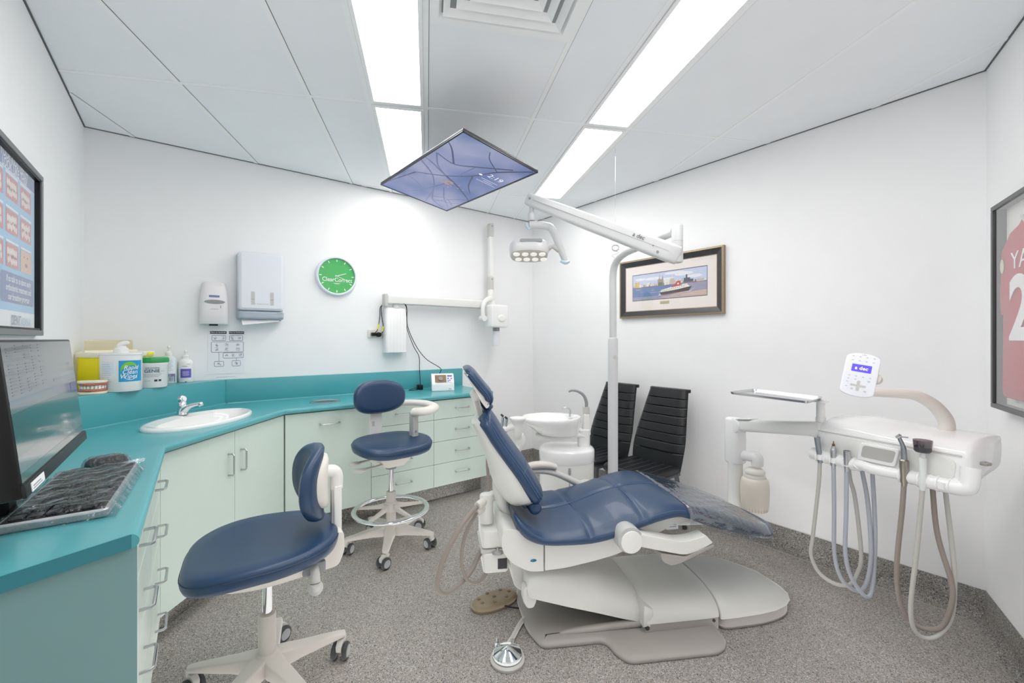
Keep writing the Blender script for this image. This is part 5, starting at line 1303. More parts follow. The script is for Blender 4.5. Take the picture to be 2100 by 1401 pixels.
# moulded back shell: thin at the shoulders, deep at the lumbar end
SH = [(-.06, -.05, .05, .17), (.0, -.07, .075, .19), (.1, -.082, .095, .21), (.25, -.085, .10, .214), (.4, -.085, .088, .203), (.55, -.085, .066, .187), (.7, -.085, .046, .169), (.85, -.082, .034, .15), (.95, -.08, .028, .125), (1.0, -.078, .024, .10)]
def shell_ring(u):
    o0, dpt_, hw = interp(SH, u); uu = max(0, min(1, u)); t0, z0, _ = interp(BT, uu); a = interp(BT, max(0, uu - .02)); b = interp(BT, min(1, uu + .02)); d_ = Vector((b[0] - a[0], b[1] - a[1])).normalized(); nv = Vector((d_.y, -d_.x))
    if u < 0: t0 += d_.x * u * .45; z0 += d_.y * u * .45
    r = []
    for k in range(25):
        a_ = PI * k / 24; cc, ss = math.cos(a_), math.sin(a_); off_ = o0 - dpt_ * abs(ss) ** (2 / 2.6) + .02 * abs(cc) ** 2; r.append((t0 + nv.x * off_, sy(hw * math.copysign(abs(cc) ** (2 / 3.0), cc)), z0 + nv.y * off_))
    return r
m_ = MB(); m_.loft([shell_ring(-.06 + 1.06 * k / 40) for k in range(41)]); m_.build('back_shell', M['chairw'], ch, smooth=60)
# lumbar tuck of upholstery under the back end
m_ = MB(); m_.tube([(-.378, sy(s_), .588) for s_ in (-.205, -.19, -.1, 0, .1, .19, .205)], [.012, .030, .034, .034, .034, .030, .012], 16, sm=4, flat=1.0); m_.build('lumbar_roll', M['navy'], ch, smooth=60)
# back support arm
m_ = MB(); m_.tube([(-.52, sy(.02), .70), (-.525, sy(.02), .64), (-.51, sy(.02), .57), (-.475, sy(.02), .50), (-.455, sy(.02), .42)], [.06, .06, .055, .045, .04], 16, sm=6, flat=.6); m_.build('back_arm', M['chairw'], ch, smooth=60)
# headrest glide bar
m_ = MB(); m_.M = Matrix.Translation((-.632, 0, 1.03)) @ Matrix.Rotation(math.radians(-14), 4, 'Y')
m_.prism(rrect(-.018, .018, -.085, .09, .008), -.045, .045, 'y', bev=.004); m_.m = 1; m_.box(-.008, .010, -.0465, -.0445, -.03, .045); m_.box(-.012, .012, -.05, .05, -.1, -.08); m_.build('headrest_bar', [M['white'], M['lgrey']], ch)
m_ = MB(); m_.cyl((-.65, -.06, 1.10), (-.65, .06, 1.10), .02); m_.build('headrest_pivot', M['white'], ch)
m_ = MB(); m_.tube([(-.575, 0, 1.03), (-.60, 0, 1.065), (-.615, 0, 1.09)], .05, 14, flat=.5, sm=3); m_.build('neck_tuck', M['navy'], ch, smooth=60)
# headrest
HT = [(0, -.592, 1.047, .09), (.05, -.575, 1.06, .125), (.15, -.564, 1.09, .145), (.3, -.575, 1.128, .15), (.5, -.605, 1.165, .15), (.7, -.637, 1.205, .148), (.85, -.662, 1.234, .142), (.94, -.685, 1.246, .125), (1.0, -.705, 1.238, .095)]
def head_ring(u, o0, o1, wsc):
    t0, z0, hw = interp(HT, u); a = interp(HT, max(0, u - .03)); b = interp(HT, min(1, u + .03)); d_ = Vector((b[0] - a[0], b[1] - a[1])).normalized(); nv = Vector((d_.y, -d_.x)); hw *= wsc; r = []
    for k in range(21):
        q = -1 + 2 * k / 20; off_ = o0 + .014 - .014 * q * q - .006 * max(0, abs(q) - .85) / .15; r.append((t0 + nv.x * off_, sy(hw * q), z0 + nv.y * off_))
    for k in range(21):
        q = 1 - 2 * k / 20; off_ = o1 + .006 * max(0, abs(q) - .9) / .1; r.append((t0 + nv.x * off_, sy(hw * q), z0 + nv.y * off_))
    return r
m_ = MB(); m_.loft([head_ring(k / 40, -.008, -.046 + (.016 if k in (0, 40) else 0), 1.0) for k in range(41)]); m_.build('headrest', M['navy'], ch, smooth=70)
m_ = MB()
for sg in (1, -1):
    P_ = [head_ring(k / 40, -.012, -.045, 1.01)[20 if sg > 0 else 0] for k in range(1, 40)]; m_.tube([(p[0] - .004, p[1], p[2] - .004) for p in P_], .0014, 5); m_.tube([(p[0] - .012, p[1] * 1.004, p[2] - .008) for p in P_], .0012, 5)
m_.build('headrest_stitching', M['stitch'], ch)
m_ = MB(); m_.prism(rpoly([(-.692, 1.215), (-.665, 1.205), (-.62, 1.165), (-.588, 1.10), (-.588, 1.062), (-.602, 1.05), (-.628, 1.085), (-.662, 1.15), (-.695, 1.205)], .008), sy(.136), sy(-.136), 'y', bev=.01); m_.build('headrest_shell', M['cream'], ch)
# near armrest, swung down
m_ = MB(); m_.cyl((.025, sy(.27), .478), (.025, sy(.345), .478), .06, bev=.008, n=36); m_.build('arm_hub', mat('hub_grey', (182, 182, 181), .3), ch)
m_ = MB(); m_.cyl((.028, sy(.343), .472), (.028, sy(.352), .472), .05, bev=.003, n=36); m_.build('hub_cap', M['white'], ch)
m_ = MB(); m_.prism(rpoly([(.06, .505), (.16, .482), (.26, .455), (.33, .458), (.395, .474), (.43, .437), (.36, .405), (.29, .39), (.2, .412), (.07, .446)], [.01, .03, .04, .03, .008, .008, .02, .03, .03, .01]), sy(.345), sy(.275), 'y', bev=.01); m_.build('arm_bar', M['chairw'], ch)
m_ = MB(); m_.prism(rpoly([(.165, .41), (.29, .385), (.43, .432), (.432, .422), (.26, .358), (.215, .352), (.175, .375)], .012), sy(.35), sy(.27), 'y', bev=.008); m_.build('arm_pad', M['grey'], ch)
# far armrest, raised
m_ = MB(); m_.tube([(-.36, sy(-.31), .62), (-.28, sy(-.31), .638), (-.2, sy(-.31), .636), (-.145, sy(-.31), .622)], [.024, .03, .03, .024], 16, sm=6, flat=.75); m_.build('arm_pad', M['beige'], ch, smooth=60)
m_ = MB(); m_.tube([(-.30, sy(-.31), .605), (-.2, sy(-.31), .60), (-.1, sy(-.31), .565), (.04, sy(-.305), .49)], [.018, .022, .024, .028], 12, sm=5, flat=.8); m_.cyl((.04, sy(-.335), .482), (.04, sy(-.26), .482), .055, bev=.008); m_.build('arm_bar', M['lgrey'], ch, smooth=50)

# plastic cover over the leg end -----------------------------------------------
t = thing('plastic_cover', 'clear plastic protective cover over the leg end of the navy dental chair', 'plastic cover', (CO[0] + .60 * .47, CO[1] + .60 * .883, .52), CA)
def cov(u, v):
    t_ = .335 + .50 * u; zc, zr, zb, hw = interp(ST, t_); q = -1 + 2 * v
    w = .0025 * math.sin(q * 22 + t_ * 30) * math.cos(t_ * 60 - q * 9) + .002 * math.sin(t_ * 95)
    if abs(q) < .86:
        s_ = q / .86 * hw; z = seat_top(t_, s_) + .005 + abs(w)
    else:
        e = (abs(q) - .86) / .14; s_ = math.copysign(hw + .018 + .003 * math.sin(t_ * 60), q); z = seat_top(t_, hw) + .003 - e * (.075)
        if e < .2: s_ = math.copysign(hw + .018 * e / .2, q)
    return (t_ - .60, sy(s_), z - .52)
MB().grid(60, 70, cov).build('cover_sheet', clear('cover_film', (220, 226, 230), .2, .12, wrinkle=.5, wscale=16), t, smooth=70)

# rear utility block, canister and hoses ----------------------------------------
t = thing('suction_block', 'white suction canister with elbow and grey hoses behind the dental chair', 'suction unit', (CO[0] - .54 * .47, CO[1] - .54 * .883, 0), CA)
def L(a, s_, z): return (a + .54, sy(s_), z)
m_ = MB(); m_.prism(rpoly([(-.62 + .54, sy(.10)), (-.49 + .54, sy(.10)), (-.49 + .54, sy(-.12)), (-.62 + .54, sy(-.12))], .02), .37, .455, bev=.008); m_.build('upper_block', M['white'], t)
m_ = MB(); m_.box(-.625 + .54, -.49 + .54, sy(.105), sy(-.12), .352, .366, .003); m_.build('tray_plate', M['lgrey'], t)
m_ = MB(); m_.prism(rpoly([(-.615 + .54, sy(.11)), (-.49 + .54, sy(.11)), (-.49 + .54, sy(-.12)), (-.615 + .54, sy(-.12))], .025), .255, .352, bev=.01); m_.m = 1; m_.box(-.545 + .54, -.50 + .54, sy(.1115), sy(.09), .275, .325)
m_.build('lower_block', [M['white'], M['rubber']], t)
m_ = MB(); m_.lathe([(.02, 0), (.028, .004), (.026, .014), (.008, .02), (.006, .03), (0, .031)], 24, T=Matrix.Translation(L(-.545, .1, .345))); m_.build('valve_knob', M['steel'], t)
m_ = MB(); m_.cyl(L(-.59, .02, .468), L(-.59, .02, .56), .036, .032, bev=.003); m_.cyl(L(-.59, .02, .555), L(-.59, .02, .61), .034, bev=.01); m_.tube([L(-.59, .02, .585), L(-.54, -.01, .59), L(-.50, -.03, .60)], .026, 12); m_.build('canister', M['white'], t)
m_ = MB(); m_.cyl(L(-.6, .035, .58), L(-.64, .075, .57), .02); m_.build('hose_port', M['cream'], t)
m_ = MB(); m_.cyl(L(-.605, .03, .55), L(-.645, .07, .535), .02); m_.build('hose_port', M['cream'], t)
M['hose'] = mat('taupe_hose', (142, 132, 124), .45); M['hosec'] = mat('cool_grey_hose', (170, 174, 184), .4); M['hosew'] = mat('pale_grey_hose', (186, 184, 178), .4)
w_ = lambda px, py, d_: tuple(Cc + (Rr * ((px - 1050) / 880) + Ff + Vector((0, 0, (695.5 - py) / 880))) * d_)
m_ = MB(); m_.tube([(.04 + x, y, z) for x, y, z in [(-.645 + .50, sy(.08), .568), (-.72 + .5, sy(.16), .52), (-.80 + .5, sy(.20), .40), (-.83 + .5, sy(.2), .27), (-.78 + .5, sy(.16), .215), (-.68 + .5, sy(.08), .25), (-.60 + .5, sy(.0), .35)]], .0125, 10, sm=8); m_.build('suction_hose', M['hose'], t)
m_ = MB(); m_.tube([(.04 + x, y, z) for x, y, z in [(-.645 + .50, sy(.075), .535), (-.70 + .5, sy(.12), .46), (-.72 + .5, sy(.13), .34), (-.69 + .5, sy(.12), .24), (-.63 + .5, sy(.09), .215), (-.575 + .5, sy(.06), .26)]], .0085, 10, sm=8); m_.build('suction_hose', M['hose'], t)
# ------------------------------------------------------------------ foot controls on the floor
t = thing('foot_disc_control', 'polished steel disc foot control with grey hose beside the chair base', 'foot control', (2.247, -2.028, 0.0005), 0)
m_ = MB(); m_.lathe([(0, 0), (.072, 0), (.074, .004), (.074, .012), (.068, .016), (.066, .02), (0, .02)], 48); m_.build('base_ring', M['lgrey'], t)
m_ = MB(); m_.lathe([(.060, .02), (.063, .024), (.063, .034), (.060, .038), (.03, .052), (.004, .064), (0, .0645)], 56, T=Matrix()); m_.build('disc', M['chrome'], t, smooth=25)
vx = Vector((-.7965, .6046, 0)); rx_ = Vector((.6046, .7965, 0))
for k, s_ in enumerate((-.045, .022)):
    p = vx * (.072 - .012 * k) + rx_ * s_; m_ = MB(); m_.lathe([(.013, .012), (.013, .026), (.006, .028), (.006, .042), (.008, .046), (.008, .05), (0, .051)], 18, T=Matrix.Translation(p)); m_.build('toggle', M['steel'], t)
m_ = MB(); q = vx * .07; m_.box(-.05, .05, -.012, .012, .004, .016, .004); 
m_.v = [Vector((v.x * rx_.x + v.y * vx.x, v.x * rx_.y + v.y * vx.y, v.z)) + q for v in m_.v]; m_.build('bridge', M['lgrey'], t)
m_ = MB(); m_.tube([tuple(vx * .075 + Vector((0, 0, .014))), (-.09, .10, .012), (-.15, .20, .012), (-.165, .29, .012), (-.10, .38, .014), (-.02, .43, .016)], .011, 10, sm=8); m_.build('hose', M['lgrey'], t)
t = thing('foot_pedal', 'brown oval foot pedal with raised studs lying behind the chair base', 'foot pedal', (1.885, -1.845, 0.0005), math.radians(84))
m_ = MB(); m_.slab(ell(0, 0, .128, .068, 48, 2.3), [(0, 0), (0, .02), (.004, .03), (.014, .036), (.03, .038)]); m_.build('housing', mat('pedal_brown', (138, 122, 100), .45, var=.1, vscale=20), t, smooth=60)
for k in range(8):
    a = 2 * PI * k / 7; c_ = (0, 0) if k == 7 else (.088 * math.cos(a), .042 * math.sin(a)); m_ = MB(); m_.lathe([(.010, .034), (.009, .041), (.005, .044), (0, .0445)], 16, T=Matrix.Translation((c_[0], c_[1], 0))); m_.build('stud', mat('pedal_stud', (122, 104, 84), .45) if k == 0 else bpy.data.materials['pedal_stud'], t)
MB().tube([(.02, -.06, .015), (.05, -.09, .012), (.1, -.12, .006)], .004, 8, sm=5).build('lead', M['black'], t)

# ------------------------------------------------------------------ spittoon unit
sx_, sy_ = 1.665, -1.105
SA = math.atan2(.7965, .6046)            # local x = to the viewer's right
t = thing('spittoon_unit', 'white spittoon with oval ceramic bowl on a round base cabinet behind the chair', 'spittoon', (sx_, sy_, 0), SA)
m_ = MB(); m_.slab(ell(0, 0, .178, .15, 56, 2.4), [(.004, .001), (0, .01), (0, .58)], fill=3); m_.build('base_cabinet', M['white'], t)
m_ = MB(); m_.slab(ell(0, 0, .182, .154, 56, 2.4), [(.003, .58), (0, .584), (0, .65), (.005, .660), (.02, .666), (.05, .668)]); m_.build('cabinet_top', M['wgloss'], t, smooth=50)
m_ = MB(); m_.box(-.003, .003, -.1525, -.146, .05, .56); m_.box(-.008, .008, -.157, -.15, .525, .565, .003); m_.build('door_seam', M['inkgrey'], t)
m_ = MB(); m_.prism(rrect(.075, .155, -.035, .045, .03), .66, .78, bev=.004); m_.build('neck', M['white'], t)
BS = Vector((-.05, 0, -.058))
m_ = MB(); m_.tube([(.175, 0, .745), (.17, .0, .79), (.12, .0, .803), (.04, .0, .795), (-.06, 0, .79), (-.15, 0, .79), (-.17, 0, .79)], [.03, .036, .045, .055, .062, .06, .04], 18, sm=6, flat=.42); m_.v = [v + BS for v in m_.v]; m_.build('bowl_arm', M['white'], t, smooth=60)
m_ = MB()
prof = [(.0, .802), (.5, .803), (.66, .812), (.74, .838), (.84, .864), (.97, .89), (1.0, .91), (.995, .922), (.955, .926), (.92, .915), (.88, .89), (.6, .875), (.0, .868)]
n = 60; vs = []; fs = []
for i, (r, z) in enumerate(prof):
    inner = i >= 9
    for k in range(n):
        a = 2 * PI * k / n; cx = -.06 + (-.03 if inner else .16 * (1 - r) if r > .5 else .08); ra = .202 * r * (.82 if inner else 1); rb = .15 * r * (.92 if inner else 1)
        vs.append((cx + ra * math.cos(a), -.01 + rb * math.sin(a), z))
for i in range(len(prof) - 1):
    for k in range(n): fs.append((i * n + k, i * n + (k + 1) % n, (i + 1) * n + (k + 1) % n, (i + 1) * n + k))
m_.add(vs, fs); m_.v = [v + BS for v in m_.v]; m_.build('bowl', M['ceramic'], t, smooth=70)
m_ = MB(); m_.cyl((.075, .02, .915), (.075, .02, .95), .007); m_.tube([(.075, .02, .93), (.075, .02, .962), (.06, .018, .976), (.035, .015, .977), (.018, .012, .968)], .0055, 10, sm=6); m_.v = [v + BS for v in m_.v]; m_.build('rinse_spout', M['steel'], t)
m_ = MB(); m_.prism(rpoly([(.155, .80), (.21, .80), (.2, .94), (.165, .94)], .008), -.015, .035, 'y', bev=.006); m_.v = [v + BS for v in m_.v]; m_.build('filler_column', M['white'], t)
m_ = MB(); m_.cyl((.183, .01, .938), (.181, .01, .985), .024, .022); m_.v = [v + BS for v in m_.v]; m_.build('collar', M['lgrey'], t)
m_ = MB(); m_.tube([(.184, .01, .98), (.183, .01, 1.02), (.165, .01, 1.062), (.13, .01, 1.088), (.09, .008, 1.096), (.065, .006, 1.088)], [.011, .011, .010, .009, .008, .006], 12, sm=6); m_.v = [v + BS for v in m_.v]; m_.build('cup_filler', M['mgrey'], t, smooth=60)

# assistant instrument holder left of the bowl
d_ = 2.72
P0 = Vector(w_(1052, 872, d_))
t = thing('instrument_holder', 'white jointed assistant holder with small chrome instruments left of the spittoon bowl', 'instrument holder', tuple(P0), SA)
m_ = MB(); m_.lathe([(.02, .05), (.05, .048), (.052, .04), (.036, .02), (.03, -.03), (.026, -.075), (.02, -.08)], 28, T=Matrix.Translation((.03, 0, 0))); m_.build('hub', M['white'], t, smooth=50)
m_ = MB(); m_.tube([(.03, 0, -.005), (-.03, -.01, -.015), (-.075, -.02, -.03)], [.024, .022, .024], 14, sm=5); m_.build('holder_bar', M['white'], t)
m_ = MB(); m_.tube([(.035, .02, -.07), (.045, .03, -.11), (.03, .03, -.15), (-.02, .0, -.22), (-.10, -.06, -.30)], [.035, .036, .03, .028, .028], 16, sm=5); m_.build('support_arm', M['white'], t, smooth=60)
for x, z in ((-.07, .01), (-.045, -.005)):
    m_ = MB(); m_.tube([(x, -.02, -.04), (x + .004, -.02, .03), (x + .008, -.025, .055)], [.009, .010, .007], 12, sm=4); m_.m = 1; m_.tube([(x + .008, -.025, z + .05), (x - .004, -.03, z + .062)], .007, 10); m_.build('instrument', [M['chrome'], M['rubber']], t)
for k, (x, px_) in enumerate(((-.07, 992), (-.045, 1006))):
    a_ = SA; loc = [(x, -.02, -.04), (x - .06 - .03 * k, -.03, -.08), (x - .09, -.04, -.2), (x - .08 + .03 * k, -.04, -.36), (x - .075 + .04 * k, -.03, -.43), (x + .02, -.01, -.50), (x + .12, .04, -.52)]
    m_ = MB(); m_.tube(loc, .0095, 10, sm=7); m_.build('hose', M['hose'], t)

# ------------------------------------------------------------------ overhead operating lamp on its pole
px_, py_ = w_(1257, 900, 2.85)[:2]
t = thing('operating_lamp', 'white dental operating lamp on a tall bent pole with long balanced arm', 'dental lamp', (px_, py_, 0), SA)
# local: x = viewer right, y = away from the viewer, origin at the pole foot
M['lampw'] = mat('lamp_white', (208, 209, 210), .32, coat=.1)
m_ = MB(); m_.lathe([(.0, .001), (.09, .001), (.09, .012), (.04, .02), (.04, .03)], 36); m_.build('foot', M['lampw'], t)
m_ = MB(); m_.lathe([(.033, .02), (.033, 1.37), (.030, 1.385), (.024, 1.39)], 32); m_.build('lower_pole', M['lampw'], t)
m_ = MB(); m_.cyl((.006, -.031, 1.262), (.006, -.0345, 1.262), .014, n=20); m_.build('pole_button', M['lgrey'], t)
end = Vector((.19 , -.57, 1.952)); z_h = 1.925
m_ = MB(); m_.tube([(0, 0, 1.38), (0, 0, 1.6), (0, 0, 1.80), (.012, -.036, 1.885), (.045, -.135, 1.925), (.1, -.3, 1.937), tuple(end)], .0235, 18, sm=8); m_.build('bent_pole', M['lampw'], t)
m_ = MB(); m_.cyl(end + Vector((.01, -.02, .03)), end + Vector((.01, -.02, -.17)), .029, bev=.008, n=28); m_.m = 1; m_.cyl(end + Vector((.01, -.02, -.055)), end + Vector((.01, -.02, -.059)), .0295, n=28); m_.build('elbow', [M['lampw'], M['lgrey']], t)
A0 = end + Vector((.01, -.03, -.135)); dA = 2.55
A1w = Vector(w_(1086, 410, dA)); inv = (Matrix.Translation((px_, py_, 0)) @ Matrix.Rotation(SA, 4, 'Z')).inverted(); A1 = inv @ A1w
ax = (A1 - A0).normalized(); q = ax.to_track_quat('X', 'Z').to_matrix().to_4x4(); LA = (A1 - A0).length
m_ = MB(); m_.M = Matrix.Translation(A0) @ q
m_.loft([[(u, p, r) for p, r in rrect(-w, w, -h, h, min(w, h) * .6, 4)] for u, w, h in ((-.012, .014, .03), (.0, .028, .046), (.06, .032, .05), (LA * .6, .03, .044), (LA - .02, .027, .038), (LA + .012, .025, .034), (LA + .02, .014, .022))])
side_ = -1 if (q.to_3x3() @ Vector((0, -1, 0))).y < 0 else 1
m_.m = 1; m_.box(.05, LA - .03, min(side_ * .0335, side_ * .028), max(side_ * .0335, side_ * .028), .002, .0035)
m_.build('balanced_arm', [M['lampw'], M['lgrey']], t, smooth=50)
for u, z in ((.10, -.022), (.135, .0), (LA - .01, 0.004)):
    m_ = MB(); m_.M = Matrix.Translation(A0) @ q; m_.cyl((u, side_ * .026, z), (u, side_ * (.0345 if u < .5 else .029), z), .007 if u != .135 else .004, n=14)
    m_.build('screw_cap', M['mgrey'], t)
m_ = MB(); m_.M = Matrix.Translation(A0) @ q; T_ = Matrix.Translation((.225, -.0335, .024)) @ Matrix.Rotation(PI, 4, 'Z') @ Matrix.Rotation(PI / 2, 4, 'X') 
T_ = Matrix.Translation((.225, -.0345, .02)) @ Matrix(((-1, 0, 0, 0), (0, 0, -1, 0), (0, 1, 0, 0), (0, 0, 0, 1))) @ Matrix.Scale(-1, 4, (1, 0, 0)) @ Matrix.Identity(4)
LT = MB(); LT.text('a dec', .032, Matrix(), shear=.1)
# arm runs towards the viewer's left, so lettering is laid out from the far end back to the elbow
sgn = 1 if ax.x > 0 else -1
for f_ in [0]:
    vs = [Vector((.225 + sgn * v.x, -.0345 if sgn < 0 else -.0345, .018 + v.y)) for v in LT.v]
    yy = (q.to_3x3() @ Vector((0, -1, 0)))
    side = -1 if (q.to_3x3() @ Vector((0, -1, 0))).y < 0 else 1
    vs = [Vector((v.x, -.0345 if side < 0 else .0345, v.z)) for v in vs]
    m_.add(vs, LT.f)
m_.build('maker_lettering', M['ink'], t, smooth=0)
# lamp yoke and head hang below the arm tip
J = A1 + Vector((.012, -.0, -.035))
m_ = MB(); m_.cyl(J, J + Vector((0, 0, -.05)), .014); m_.cyl(J + Vector((0, 0, -.045)), J + Vector((0, 0, -.09)), .023, bev=.004); m_.build('yoke_stem', M['lampw'], t)
K = J + Vector((0, 0, -.115))
m_ = MB(); m_.tube([K + Vector((-.012, 0, 0)), K + Vector((.02, 0, 0)), K + Vector((.075, 0, -.004)), K + Vector((.115, 0, -.018)), K + Vector((.145, 0, -.07)), K + Vector((.175, 0, -.15)), K + Vector((.205, 0, -.225))], [.026, .027, .025, .027, .026, .024, .018], 16, sm=6, flat=.9); m_.build('yoke', M['lampw'], t, smooth=60)
for yt in (0, 1):
    m_ = MB()
    if yt: m_.tube([K + Vector((.17, -.01, -.215)), K + Vector((.20, -.012, -.225)), K + Vector((.222, -.008, -.217))], [.007, .012, .008], 10, sm=4)
    else: m_.tube([K + Vector((-.03, -.003, .012)), K + Vector((-.022, -.006, -.012)), K + Vector((-.008, -.006, -.024))], [.008, .012, .008], 10, sm=4)
    m_.build('yoke_trim', M.setdefault('trimb', bpy.data.materials.get('trim_blue') or mat('trim_blue', (192, 212, 224), .3)), t)
Hc = Vector(w_(1085, 517, dA)); Hc = inv @ Hc
m_ = MB(); m_.M = Matrix.Translation(Hc) @ Matrix.Rotation(math.radians(-18), 4, 'X')
m_.slab(ell(0, 0, .118, .085, 56, 2.8), [(.035, .052), (.012, .048), (.003, .035), (0, .015), (.004, -.015), (.012, -.028)], fill=4); m_.m = 1; m_.prism(rrect(-.055, .075, .02, .04, .009), -.0862, -.082, 'y', bev=.001)
m_.build('lamp_head', [M['lampw'], M['mgrey']], t, smooth=50)
m_ = MB(); m_.M = Matrix.Translation(Hc) @ Matrix.Rotation(math.radians(-18), 4, 'X'); m_.slab(ell(0, 0, .108, .075, 56, 2.8), [(.01, -.032), (.0, -.028), (0, -.02)]); m_.build('lens_plate', emit('lens_plate', (190, 188, 180), .08, .25), t, smooth=50)
for k in range(8):
    x = -.075 + (k % 4) * .05; y = -.032 if k < 4 else .03; m_ = MB(); m_.M = Matrix.Translation(Hc) @ Matrix.Rotation(math.radians(-18), 4, 'X'); m_.lathe([(.02, -.031), (.019, -.036), (.008, -.037), (0, -.037)], 22, T=Matrix.Translation((x + (.012 if k > 3 else 0), y, 0))); m_.build('led_reflector', M['ledr'] if 'ledr' in M else M.setdefault('ledr', emit('led_reflector', (255, 250, 240), .3, .2)), t)
m_ = MB(); m_.tube([Hc + Vector((.112, 0, .02)), Hc + Vector((.14, 0, .035)), K + Vector((.165, 0, -.15))], [.016, .014, .018], 12); m_.build('head_joint', M['lgrey'], t)

# ------------------------------------------------------------------ delivery unit
KA = math.radians(-12.5); KO = Vector((2.976, -.639, 0))
t = thing('delivery_unit', 'white dental delivery console on a jointed post with handpiece holders along its front', 'delivery unit', (KO.x, KO.y, .80), KA)
# local: x along the front to the right, y to the back, z from .80
def prof_front(): return
m_ = MB()
BODY = [(.0, .04), (-.012, .02), (-.01, .006), (.01, .0), (.05, .004), (.12, .03), (.30, .06), (.335, .10), (.34, .145), (.335, .175), (.315, .188), (.12, .178), (.05, .160), (.025, .145), (.012, .12)]
secs = []
for x, sc, dz in ((-.045, .86, .006), (-.035, .95, .002), (-.02, 1, 0), (.1, 1, 0), (.25, 1, 0), (.4, 1, 0), (.50, 1, 0), (.518, .96, .002), (.526, .86, .008)):
    cy0, cz0 = .16, .09
    if x > .3: x -= .012
    secs.append([(x, cy0 + (p[0] - cy0) * sc, cz0 + (p[1] - cz0) * sc + .012 * (1 if p[1] > .14 else 0) * (1 if -.03 < x < .2 else 0) * max(0, 1 - abs(x - .05) / .2)) for p in bez([(a * .88, b, 0) for a, b in BODY], 3, True)])
m_.loft([[Vector(p) for p in r] for r in secs]); m_.build('console_body', M['wgloss'], t, smooth=60)
m_ = MB(); m_.tube([(-.03, .0075, .128), (.1, .0075, .128), (.3, .0075, .128), (.49, .0075, .128)], .0022, 6); m_.build('console_seam', M['lgrey'], t)
m_ = MB(); m_.prism(rpoly([(.0, .033), (.47, .033), (.475, .10), (.44, .118), (.03, .122), (.0, .105)], .015), -.0035, .02, 'y', bev=.002); m_.build('front_panel', M['white'], t)
m_ = MB(); m_.prism(rpoly([(.145, .032), (.288, .032), (.305, .112), (.16, .112)], .015), -.016, .01, 'y', bev=.004)
m_.build('grip_surround', M['wgloss'], t)
m_ = MB(); m_.prism(rpoly([(.162, .048), (.28, .048), (.293, .102), (.172, .102)], .012), -.0168, -.01, 'y'); m_.build('grip_recess', mat('recess_grey', (176, 174, 170), .5), t)
m_ = MB()
m_.tube([(-.05, -.006, .012), (.02, -.012, .008), (.14, -.014, .006), (.16, -.02, .014)], .029, 16, sm=3); m_.tube([(.14, -.016, .010), (.17, -.024, .012), (.22, -.032, .008), (.29, -.026, .010), (.33, -.014, .008)], .022, 14, sm=4); m_.tube([(.315, -.014, .008), (.40, -.012, .006), (.495, -.008, .008), (.512, .0, .03), (.512, .012, .09)], .029, 16, sm=4)
m_.build('front_rail', M['wgloss'], t, smooth=60)
HX = (.0, .060, .117, .328, .388, .445)
for x in HX:
    m_ = MB(); m_.cyl((x - .022, -.012, .007), (x - .012, -.012, .007), .033, n=24, bev=.004); m_.cyl((x + .012, -.012, .007), (x + .022, -.012, .007),   .030, n=24, bev=.004); m_.cyl((x, -.034, -.006), (x, -.032, .02), .012, .014, n=18); m_.build('handpiece_holder', M['wgloss'], t)
for k in range(3):
    m_ = MB(); m_.cyl((.49, .09 + k * .02, .098 - .002 * k), (.532, .09 + k * .02, .096 - .002 * k), .0075, .0065, bev=.002, n=16); m_.build('side_knob', M['grey'], t)
# control pad on its curved neck
m_ = MB(); m_.tube([(.36, .24, .175), (.36, .24, .215), (.35, .225, .255), (.33, .185, .30), (.295, .13, .335), (.25, .07, .342), (.20, .015, .344), (.165, -.025, .348)], [.033, .032, .03, .026, .023, .022, .02], 16, sm=6, flat=.85); m_.build('pad_neck', M['cream'], t, smooth=60)
Pw = Vector(w_(1764, 769, 1.82)); kinv = (Matrix.Translation((KO.x, KO.y, .80)) @ Matrix.Rotation(KA, 4, 'Z')).inverted(); Pc = kinv @ Pw
nrm = (kinv.to_3x3() @ Vector((.293, -.923, .248))).normalized(); upv = (kinv.to_3x3() @ Vector((.097, .287, .953))); upv = (upv - nrm * upv.dot(nrm)).normalized(); rt = upv.cross(nrm)
PM = Matrix(((rt.x, upv.x, nrm.x, Pc.x), (rt.y, upv.y, nrm.y, Pc.y), (rt.z, upv.z, nrm.z, Pc.z), (0, 0, 0, 1)))
pw_, ph_ = .058, .094
sh_ = rpoly([(-pw_, -ph_ + .012), (-.025, -ph_), (.025, -ph_), (pw_, -ph_ + .012), (pw_, ph_ - .012), (.025, ph_), (-.025, ph_), (-pw_, ph_ - .012)], .015)
m_ = MB(); m_.M = PM; m_.prism(sh_, -.014, 0, bev=.004); m_.build('control_pad', mat('pad_white', (236, 238, 246), .3), t)
m_ = MB(); m_.M = PM; m_.prism(rrect(-.033, .033, .012, .044, .002), .0, .0008); m_.m = 1; m_.text('a dec', .021, Matrix.Translation((0, .028, .0014)), bold=.0002); m_.build('display', [emit('display_blue', (72, 62, 250), .9, .3), emit('display_text', (235, 215, 245), 1.0, .3)], t, smooth=0)
m_ = MB(); m_.M = PM; m_.prism(rrect(-.026, .026, -.052, -.043, .003), 0, .001); m_.prism(rrect(-.0055, .0055, -.070, -.026, .003), 0, .0012); m_.build('arrow_keys', M['lgrey'], t)
m_ = MB(); m_.M = PM
for r_, n_, x0 in ((.078, 4, -.035), (.060, 4, -.035), (-.008, 4, -.036), (-.022, 2, -.036), (-.036, 1, -.038), (-.056, 1, -.038)):
    for k in range(n_): m_.prism(ell(x0 + k * .0235, r_, .004, .0022, 10), 0, .0008)
for x, y in ((.032, -.023), (.026, -.067), (-.018, -.064)): m_.prism(ell(x, y, .005, .004, 12), 0, .0008)
m_.build('key_symbols', mat('key_grey', (198, 200, 206), .5), t)
